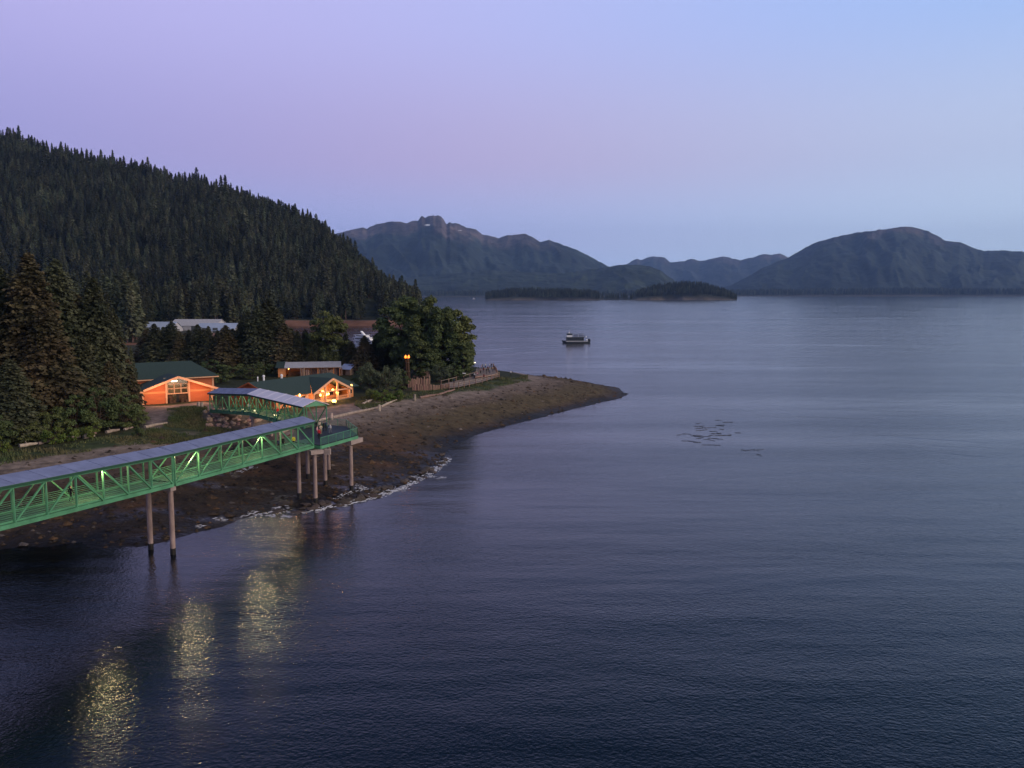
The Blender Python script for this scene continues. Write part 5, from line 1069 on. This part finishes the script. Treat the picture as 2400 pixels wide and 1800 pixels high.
# surf and kelp
def surf():
    m = MB(); S = [Vector((x, y, 0)) for x, y in SHORE]
    path = [at(u, v, 0) for u, v in [(560, 1214), (600, 1208), (643, 1199), (690, 1203), (740, 1198), (775, 1186), (813, 1182), (858, 1171), (905, 1157), (962, 1136), (1001, 1113), (1030, 1093), (1052, 1074)]]
    extra = [[(583, 1207), (610, 1204), (645, 1210), (680, 1212)], [(640, 1193), (680, 1192)], [(500, 1222), (535, 1221)], [(462, 1237), (482, 1235)], [(790, 1172), (820, 1160), (860, 1148)], [(830, 1146), (870, 1150), (900, 1156)], [(960, 1120), (1000, 1118), (1045, 1120)], [(905, 1150), (950, 1150)], [(560, 1133), (600, 1122)]]
    def run(pts, dens, wmax):
        for a, b in zip(pts[:-1], pts[1:]):
            L = (b - a).length; l = (b - a) / L; s = Vector((-l.y, l.x, 0))
            for k in range(int(L * dens)):
                c = a + l * random.uniform(0, L) + s * random.gauss(0, 0.45); c.z = max(0.02, gz(c.x, c.y) + 0.02) + random.uniform(0, 0.03)
                ln = random.uniform(0.15, 0.6); w = random.uniform(0.05, wmax); n = 7; base = []
                for j in range(n): t = 6.28 * j / n; r = random.uniform(0.55, 1.1); base.append(c + l * math.cos(t) * ln * r + s * math.sin(t) * w * r)
                i0 = len(m.v); m.v += [tuple(p) for p in base] + [tuple(c + Vector((0, 0, 0.05)))]
                for j in range(n): m.f.append((i0 + j, i0 + (j + 1) % n, i0 + n)); m.m.append(0)
    run(path[:5], 4, 0.14); run(path[4:], 13, 0.22)
    for i, e in enumerate(extra): run([at(u, v, 0.5 if i == 8 else 0) for u, v in e], 7, 0.14)
    o = m.build('surf_foam', M['foam']); tag(o, 'thin white surf breaking along the dark rocky shore', 'foam', kind='stuff')
surf()
for k in range(34):
    u, v = random.gauss(1660, 33), random.gauss(1015, 14)
    if k >= 30: u, v = random.uniform(1735, 1800), random.uniform(1052, 1068)
    c = at(u, v, 0); n = 9; L = random.uniform(1.0, 4.2); cur = random.uniform(-0.6, 0.6); a = random.uniform(-0.35, 0.35); p = Vector((-L / 2, 0, 0)); pts = []
    for i in range(n): pts.append(p.copy() + Vector((0, random.uniform(-0.12, 0.12), 0.03))); p += Vector((math.cos(a), math.sin(a), 0)) * (L / (n - 1)); a += cur * 0.3 + random.gauss(0, 0.22)
    m = MB().tube(pts, [random.uniform(0.02, 0.06) for _ in pts], 6)
    o = m.build('kelp_strand', M['kelp'], loc=(c.x, c.y, -0.005)); tag(o, 'dark kelp strand floating in the patch on the open water', 'kelp', 'kelp floating on the bay')

# ------------------------------------------------------------------ people
def person_mesh(pose):
    J = {'pel': ((0, 0, 0.95), 0.155, 0.115), 'waist': ((0, 0, 1.10), 0.145, 0.10), 'chest': ((0, 0.0, 1.32), 0.175, 0.115), 'neck0': ((0, 0, 1.47), 0.075, 0.07), 'neck': ((0, 0.0, 1.53), 0.055, 0.055), 'head': ((0, -0.015, 1.63), 0.085, 0.10), 'crown': ((0, 0.0, 1.73), 0.06, 0.07)}
    E_ = [('pel', 'waist'), ('waist', 'chest'), ('chest', 'neck0'), ('neck0', 'neck'), ('neck', 'head'), ('head', 'crown')]
    for s, sg in (('l', -1), ('r', 1)):
        st = {'stand': 0.02, 'walk': 0.24 * sg, 'phone': 0.04 * sg}[pose]
        J['hip' + s] = ((0.095 * sg, 0, 0.88), 0.095, 0.10); J['knee' + s] = ((0.105 * sg, -st * 0.7, 0.49), 0.062, 0.065); J['ank' + s] = ((0.11 * sg, -st if sg > 0 else -st + 0.02, 0.08), 0.045, 0.05); J['toe' + s] = ((0.125 * sg, -st - 0.16, 0.045), 0.042, 0.035)
        J['sh' + s] = ((0.185 * sg, 0, 1.42), 0.07, 0.07); 
        if pose == 'phone': J['elb' + s] = ((0.25 * sg, -0.10, 1.17), 0.048, 0.048); J['wr' + s] = ((0.11 * sg, -0.33, 1.33), 0.034, 0.034); J['ha' + s] = ((0.07 * sg, -0.37, 1.40), 0.034, 0.028)
        else: J['elb' + s] = ((0.245 * sg, 0.03 + st * 0.4, 1.15), 0.048, 0.048); J['wr' + s] = ((0.25 * sg, -0.06 + st * 0.6, 0.93), 0.034, 0.034); J['ha' + s] = ((0.245 * sg, -0.09 + st * 0.6, 0.82), 0.036, 0.024)
        E_ += [('pel', 'hip' + s), ('hip' + s, 'knee' + s), ('knee' + s, 'ank' + s), ('ank' + s, 'toe' + s), ('chest', 'sh' + s), ('sh' + s, 'elb' + s), ('elb' + s, 'wr' + s), ('wr' + s, 'ha' + s)]
    names = list(J); me = bpy.data.meshes.new('person_skel'); me.from_pydata([J[n][0] for n in names], [(names.index(a), names.index(b)) for a, b in E_], [])
    o = bpy.data.objects.new('person_skel', me); COL.objects.link(o); o.modifiers.new('skin', 'SKIN'); sv = me.skin_vertices[0].data
    for i, n in enumerate(names): sv[i].radius = J[n][1:]; sv[i].use_root = n == 'pel'
    o.modifiers.new('sub', 'SUBSURF').levels = 1
    dg = bpy.context.evaluated_depsgraph_get(); dg.update(); r = bpy.data.meshes.new_from_object(o.evaluated_get(dg)); bpy.data.objects.remove(o)
    for m in ('c_grey', 'c_jeans', 'skin', 'hair', 'c_black'): r.materials.append(M[m])
    hands = [Vector(J['ha' + s][0]) for s in 'lr']
    for p in r.polygons:
        c = p.center; p.use_smooth = True
        if c.z > 1.68 or (c.z > 1.56 and c.y > 0.03): k = 3
        elif c.z > 1.50: k = 2
        elif min((c - h).length for h in hands) < 0.085: k = 2
        elif c.z < 0.10: k = 4
        elif c.z < 0.96 and abs(c.x) < 0.2: k = 1
        else: k = 0
        p.material_index = k
    r.name = 'person'; return r
PM = {p: person_mesh(p) for p in ('stand', 'walk', 'phone')}
def person(x, y, z, face, pose, top, leg, label, group=None, s=1.0):
    o = link('person', PM[pose], None, (x, y, z), (0, 0, face), s)
    for i, m in ((0, top), (1, leg)): o.material_slots[i].link = 'OBJECT'; o.material_slots[i].material = M[m]
    return tag(o, label, 'person', group)
R_ = math.radians
for u, v, face, pose, top, leg, lb in [(748, 1029, 160, 'stand', 'c_red', 'c_black', 'person in a bright red jacket on the landing platform'), (752, 1019, 30, 'phone', 'c_cream', 'c_tan', 'person in a cream jacket in the middle of the group on the landing platform'),
        (744, 1022, 80, 'stand', 'c_pink', 'c_jeans', 'person in a dull pink top beside the red jacket on the platform'), (749, 1010, 200, 'stand', 'c_cream', 'c_black', 'person in a cream top at the back of the platform group'), (741, 1008, 120, 'walk', 'c_black', 'c_black', 'person in black at the end of the main bridge roof'),
        (759, 1011, 250, 'stand', 'c_black', 'c_black', 'person in black at the back right of the platform group'), (764, 1010, 60, 'phone', 'c_navy', 'c_black', 'person in navy clothes under the far post of the second bridge'), (774, 1016, 300, 'walk', 'c_white', 'c_grey', 'person in a white top and pale trousers standing apart on the platform')]:
    p = at(u, v, 9.29); person(p.x, p.y, 9.29, R_(face), pose, top, leg, lb)
def on_bridge(k, fr): i = int(k); st = right_st if k >= 0 else None; p = (P0 + DR * (4.19 * k)) if k >= 0 else (P0 + DL * (-k)); return p + S2 * fr + Vector((0, 0, 0.31))
for k, fr, face, top, lb in [(6.35, 0.4, 160, 'c_yellow', 'person in a yellow safety jacket inside the end of the main bridge'), (6.0, 0.62, 30, 'c_black', 'person in black beside the yellow safety jacket in the bridge end'), (5.6, 0.5, 200, 'c_navy', 'person in dark clothes inside the last bay of the main bridge'), (2.9, 0.7, 160, 'c_black', 'person in black walking in the middle of the right-hand bridge span'), (-3.6, 0.6, 150, 'c_black', 'person in black walking in the left-hand bridge span')]:
    p = on_bridge(k, fr); person(p.x, p.y, p.z, R_(face), 'walk', top, 'c_black', lb)
for k, t in enumerate((4.3, 7.9)):
    i = int(t); p = st2[i] + (st2[i + 1] - st2[i]) * (t - i) + Vector((AX.y, -AX.x, 0)) * 2.4 + Vector((0, 0, 0.31)); person(p.x, p.y, p.z, R_(200), 'walk', ('c_white', 'c_red')[k], 'c_jeans', ('person in a white top on the ramp of the second footbridge', 'person in a reddish top in the level part of the second footbridge')[k])
CROWD = 'crowd on the viewing deck'
for i, (u, v) in enumerate([(1122, 877), (1128, 873), (1134, 876), (1138, 870), (1143, 875), (1147, 870), (1151, 873), (1155, 878), (1158, 874), (1126, 881), (1140, 881), (1148, 880), (1133, 880), (1131, 870), (1152, 868), (1145, 877)]):
    p = at(u, v - 6, 7.16); person(p.x, p.y, 7.155, random.uniform(0, 6.28), random.choice(['stand', 'phone', 'stand']), ['c_navy', 'c_pink', 'c_black', 'c_white', 'c_maroon', 'c_white', 'c_navy', 'c_tan'][i % 8], random.choice(['c_black', 'c_jeans', 'c_grey']), 'person standing in the crowd on the viewing deck at the end of the boardwalk', CROWD, random.uniform(0.94, 1.05))
for u, v, top, lb in [(1119, 884, 'c_pink', 'person in a pink top walking at the near end of the crowd on the boardwalk'), (1134, 889, 'c_maroon', 'person in maroon leaning near the boardwalk rail below the crowd'), (1112, 886, 'c_white', 'person in a white top on the boardwalk just left of the crowd'), (1086, 895, 'c_black', 'person in dark clothes alone on the middle of the boardwalk'), (1064, 900, 'c_navy', 'person in navy at the start of the boardwalk')]:
    p = at(u, v, 6.36); person(p.x, p.y, 6.36, random.uniform(0, 6.28), 'walk', top, 'c_black', lb)
p = at(1197, 881, 5.7); person(p.x, p.y, gz(p.x, p.y), R_(180), 'stand', 'c_white', 'c_black', 'lone person in a pale top standing on the grass at the tip of the point')

# ------------------------------------------------------------------ boats and harbour buildings
def loft(sections, m=0):
    mb = MB(); n = len(sections[0])
    for s in sections: mb.v += [tuple(p) for p in s]
    for i in range(len(sections) - 1):
        for k in range(n - 1): mb.f.append((i * n + k, (i + 1) * n + k, (i + 1) * n + k + 1, i * n + k + 1)); mb.m.append(m)
    for i in (0, len(sections) - 1): mb.f.append(tuple(i * n + k for k in range(n))); mb.m.append(m)
    mb.f += [(i * n, i * n + n - 1, (i + 1) * n + n - 1, (i + 1) * n) for i in range(len(sections) - 1)]; mb.m += [m] * (len(sections) - 1)
    return mb
def hull(L, B, fb, bow=1.0):
    S = []
    for x, w, z in ((0, 0.02, 1.35), (0.06, 0.34, 1.25), (0.18, 0.72, 1.12), (0.4, 0.97, 1.0), (0.75, 1.0, 0.95), (1.0, 0.92, 0.95)):
        S.append([(x * L, -w * B / 2, fb * z), (x * L + (0.05 * L if x < 0.1 else 0), -w * B / 2 * 0.82, 0.0), (x * L + (0.08 * L if x < 0.1 else 0), 0, -0.5), (x * L + (0.05 * L if x < 0.1 else 0), w * B / 2 * 0.82, 0.0), (x * L, w * B / 2, fb * z)])
    return loft(S)
bl = at(1316, 804, 0); TB = empty('tour_boat', (bl.x, bl.y, 0.0), R_(2)); TB.scale = (1, 1, 1.22); tag(TB, 'grey two-deck tour boat with a white wheelhouse cruising on the open bay', 'boat')
def tour_boat():
    L, B = 18.6, 5.8
    hull(L, B, 1.15).build('hull', M['hull_grey'], TB)
    MB().box(2.6, 17.2, -B / 2 - 0.02, -B / 2 + 0.04, 0.95, 1.15).build('rub_rail', M['white_paint'], TB)
    cab = MB().box(3.2, 14.6, -2.3, 2.3, 1.1, 3.2).build('main_cabin', M['hull_grey'], TB)
    for k in range(8): MB().box(3.6 + k * 1.35, 4.75 + k * 1.35, -2.34, -2.303, 1.75, 2.85).build('window', M['glass_dark'], cab)
    MB().box(2.9, 15.6, -2.6, 2.6, 3.2, 3.34).build('upper_deck', M['hull_grey'], TB)
    wh = MB().box(3.3, 7.0, -1.9, 1.9, 3.34, 4.3).build('wheelhouse', M['white_paint'], TB); MB().box(3.45, 6.9, -1.75, 1.75, 4.3, 5.1).build('wheelhouse_windows', M['glass_dark'], wh); MB().box(3.1, 7.3, -2.0, 2.0, 5.1, 5.24).build('wheelhouse_roof', M['hull_grey'], wh)
    MB().box(4.4, 5.6, -0.5, 0.5, 5.24, 5.75).box(4.6, 5.4, -0.9, 0.9, 5.75, 5.95).build('radar', M['white_paint'], TB); MB().tube([(5.0, 0, 5.9), (5.0, 0, 7.3)], 0.05, 6).build('mast', M['white_paint'], TB)
    can = MB().box(7.4, 14.6, -2.1, 2.1, 5.0, 5.1).build('canopy', M['hull_grey'], TB)
    for x in (7.6, 11.0, 14.4):
        for y in (-2.0, 2.0): MB().tube([(x, y, 3.34), (x, y, 5.0)], 0.05, 6).build('canopy_post', M['white_paint'], TB)
    r = MB()
    for z in (3.8, 4.3): r.beam((7.2, -2.5, z), (15.5, -2.5, z), 0.05).beam((7.2, 2.5, z), (15.5, 2.5, z), 0.05).beam((15.5, -2.5, z), (15.5, 2.5, z), 0.05)
    for k in range(9): r.beam((7.2 + k * 1.03, -2.5, 3.3), (7.2 + k * 1.03, -2.5, 4.3), 0.05)
    r.build('railing', M['hull_grey'], TB)
    MB().box(15.6, 18.2, -2.2, 2.2, 1.0, 1.2).build('aft_deck', M['hull_grey'], TB)
    for y in (-1.2, 1.2): MB().box(17.6, 18.9, y - 0.35, y + 0.35, 0.5, 1.9).ball((18.2, y, 2.0), 0.42).build('outboard_engine', M['dark'], TB)
    MB().ball((16.4, -1.6, 1.7), 0.6, sz=0.8).build('life_raft', M['white_paint'], TB); MB().ball((16.0, -1.9, 3.4), 0.4).build('life_ring', M['white_paint'], TB)
    rl = MB().tube([(0.5, 0, 2.3), (2.8, -2.2, 2.2)], 0.04, 5).tube([(0.5, 0, 2.3), (2.8, 2.2, 2.2)], 0.04, 5).tube([(0.5, 0, 1.4), (0.5, 0, 2.3)], 0.04, 5); rl.build('bow_rail', M['white_paint'], TB)
tour_boat()
def wake():                 # low swells trailing from the stern, and an older pass nearer the point
    m = MB()
    def ridge(p, q, w, h, n=26):
        p, q = Vector(p), Vector(q); d = (q - p).normalized(); s_ = Vector((-d.y, d.x, 0)); b0 = len(m.v); prof = [(-1, -0.01), (-0.55, 0.35), (0, 1.0), (0.45, 0.45), (1, -0.01)]
        for i in range(n + 1):
            t = i / n; c = p + (q - p) * t + s_ * math.sin(t * 7 + p.x) * w * 0.8; a = math.sin(math.pi * min(1, t * 1.02)) ** 0.6
            for e, z in prof: v = c + s_ * (e * w * (0.5 + t * 0.8)); m.v.append((v.x, v.y, z * h * a - 0.004))
        for i in range(n):
            for k in range(4): m.f.append((b0 + i * 5 + k, b0 + (i + 1) * 5 + k, b0 + (i + 1) * 5 + k + 1, b0 + i * 5 + k + 1)); m.m.append(0)
    e = at(1384, 803, 0)
    ridge((e.x, e.y, 0), (e.x + 120, e.y - 16, 0), 1.0, 0.09); ridge((e.x, e.y, 0), (e.x + 120, e.y + 22, 0), 1.0, 0.08); ridge((e.x + 40, e.y - 2, 0), (e.x + 240, e.y - 46, 0), 1.6, 0.09)
    for (u0, v0, u1, v1) in ((1105, 822, 1250, 812), (1110, 838, 1330, 818), (1120, 850, 1260, 838), (2060, 1020, 2400, 1046), (2080, 1034, 2400, 1062), (2110, 1050, 2400, 1080)):
        a_, b_ = at(u0, v0, 0), at(u1, v1, 0); ridge((a_.x, a_.y, 0), (b_.x, b_.y, 0), 1.3 if v0 < 900 else 0.8, 0.08 if v0 < 900 else 0.06)
    tag(m.build('wake_swell', M['water'], smooth=True), 'faint wake swells on the bay behind the tour boat and at the right edge', 'wake', kind='stuff')
wake()
for k in range(6): 
    q = Matrix.Rotation(R_(2), 4, 'Z') @ Vector((8.2 + k * 1.15, random.uniform(-1.6, 0.5), 3.34)); person(bl.x + q.x, bl.y + q.y, 3.35 * 1.22, random.uniform(0, 6.28), 'stand', random.choice(['c_black', 'c_navy', 'c_grey']), 'c_black', 'passenger in dark clothes on the upper deck of the tour boat', 'passengers on the tour boat')
yp = at(828, 812, 0.0); YT = empty('motor_yacht', (yp.x, yp.y + 6, 0.0), R_(-32)); tag(YT, 'white three-deck motor yacht moored in the inlet behind the small spruce', 'yacht')
def yacht():
    L = 21; m = M['white_paint']
    h = hull(L, 5.6, 1.9); h.v = [(L - x, y, z) for x, y, z in h.v]; h.build('hull', m, YT)
    for z0, z1, xa, xb, w in ((1.9, 3.5, 2, 15.5, 2.4), (3.9, 5.4, 1.5, 13.2, 2.2), (5.8, 6.8, 2, 9.5, 1.9)):
        d = MB().wall([(xa, -w, z0), (xb + 1.4, -w, z0), (xb, -w, z1), (xa, -w, z1)], 2 * w, (0, -1, 0)).build('deck_house', m, YT)
        MB().box(xa + 0.6, xb - 0.4, -w - 0.04, -w - 0.003, z0 + 0.5, z0 + 1.05).build('window_band', M['glass_dark'], d)
        MB().box(xa - 1.0, xb + 0.9, -w - 0.4, w + 0.4, z1, z1 + 0.22).build('deck_overhang', m, YT)
    MB().wall([(7.0, -0.9, 7.0), (8.4, -0.9, 7.0), (5.6, -0.9, 9.4), (5.0, -0.9, 9.4)], 1.8, (0, -1, 0)).build('mast_arch', m, YT)
yacht()
fb = at(1107, 701, 0); FB = empty('distant_boat', (fb.x, fb.y, 0)); tag(FB, 'tiny white boat far off below the left mountain', 'boat'); hull(15, 4.6, 2.2).build('hull', M['white_paint'], FB); MB().box(4, 11, -1.7, 1.7, 2.0, 5.0).box(5, 9, -1.3, 1.3, 5.0, 7.0).build('cabin', M['white_paint'], FB)
def warehouse(u0, u1, vt, D, h_eave, rise, depth, label, ang=0, mt='roof_blue'):
    x0, x1 = (u0 - 1200) / F * D, (u1 - 1200) / F * D; zt = atY((u0 + u1) / 2, vt, D + depth / 2).z; o = empty('warehouse', (x0, D, 5.0), R_(ang)); tag(o, label, 'warehouse'); L = x1 - x0; zr = zt - 5.0; ze = zr - rise
    for i, poly in enumerate(([(0, 0, ze), (L, 0, ze), (L, depth / 2, zr), (0, depth / 2, zr)], [(0, depth / 2, zr), (L, depth / 2, zr), (L, depth, ze), (0, depth, ze)])): MB().slab(poly, 0.2).build('roof_slope', M[mt], o)
    MB().box(0.3, L - 0.3, 0.4, 0.6, 0, ze - 0.2).build('front_wall', M['roof_white'], o)
    for x in (0.3, L - 0.5): MB().wall([(x, 0.6, 0), (x, depth - 0.6, 0), (x, depth - 0.6, ze - 0.25), (x, depth / 2, zr - 0.3), (x, 0.6, ze - 0.25)], 0.2, (1 if x > 1 else -1, 0, 0)).build('end_wall', M['roof_white'], o)
    for k in range(3): MB().box(L * (0.2 + 0.27 * k), L * (0.2 + 0.27 * k) + 3.5, 0.36, 0.397, 0, 3.6).build('door', M['hull_grey'], o)
mat('roof_silver', (0.36, 0.42, 0.56), (0.30, 0.36, 0.50), rough=0.55, scale=0.2)
warehouse(330, 402, 754, 610, 6, 5, 24, 'silver-roofed warehouse at the left behind the row of spruces', mt='roof_silver'); warehouse(396, 508, 748, 640, 6, 4.5, 26, 'longer silver-roofed warehouse with the highest ridge behind the spruces', mt='roof_white'); warehouse(455, 548, 757, 600, 5, 5, 22, 'grey-roofed warehouse right of the silver ones', mt='roof_silver')

# ------------------------------------------------------------------ air
hz_d = MB().box(-30000, 30000, -1400, 20500, -6.0, 1500.0).mesh('haze', []); 
hm = bpy.data.materials.new('haze'); hm.use_nodes = True; t = hm.node_tree; t.nodes.clear(); o = t.nodes.new('ShaderNodeOutputMaterial'); pv = t.nodes.new('ShaderNodeVolumePrincipled')
pv.inputs['Color'].default_value = (0.34, 0.56, 1.0, 1); pv.inputs['Density'].default_value = 3.3e-5; pv.inputs['Anisotropy'].default_value = 0.0; t.links.new(pv.outputs[0], o.inputs['Volume'])
hz_d.materials.clear(); hz_d.materials.append(hm); ho = link('haze', hz_d); ho['kind'] = 'stuff'; ho['label'] = 'thin blue evening haze over the bay'; ho['category'] = 'haze'
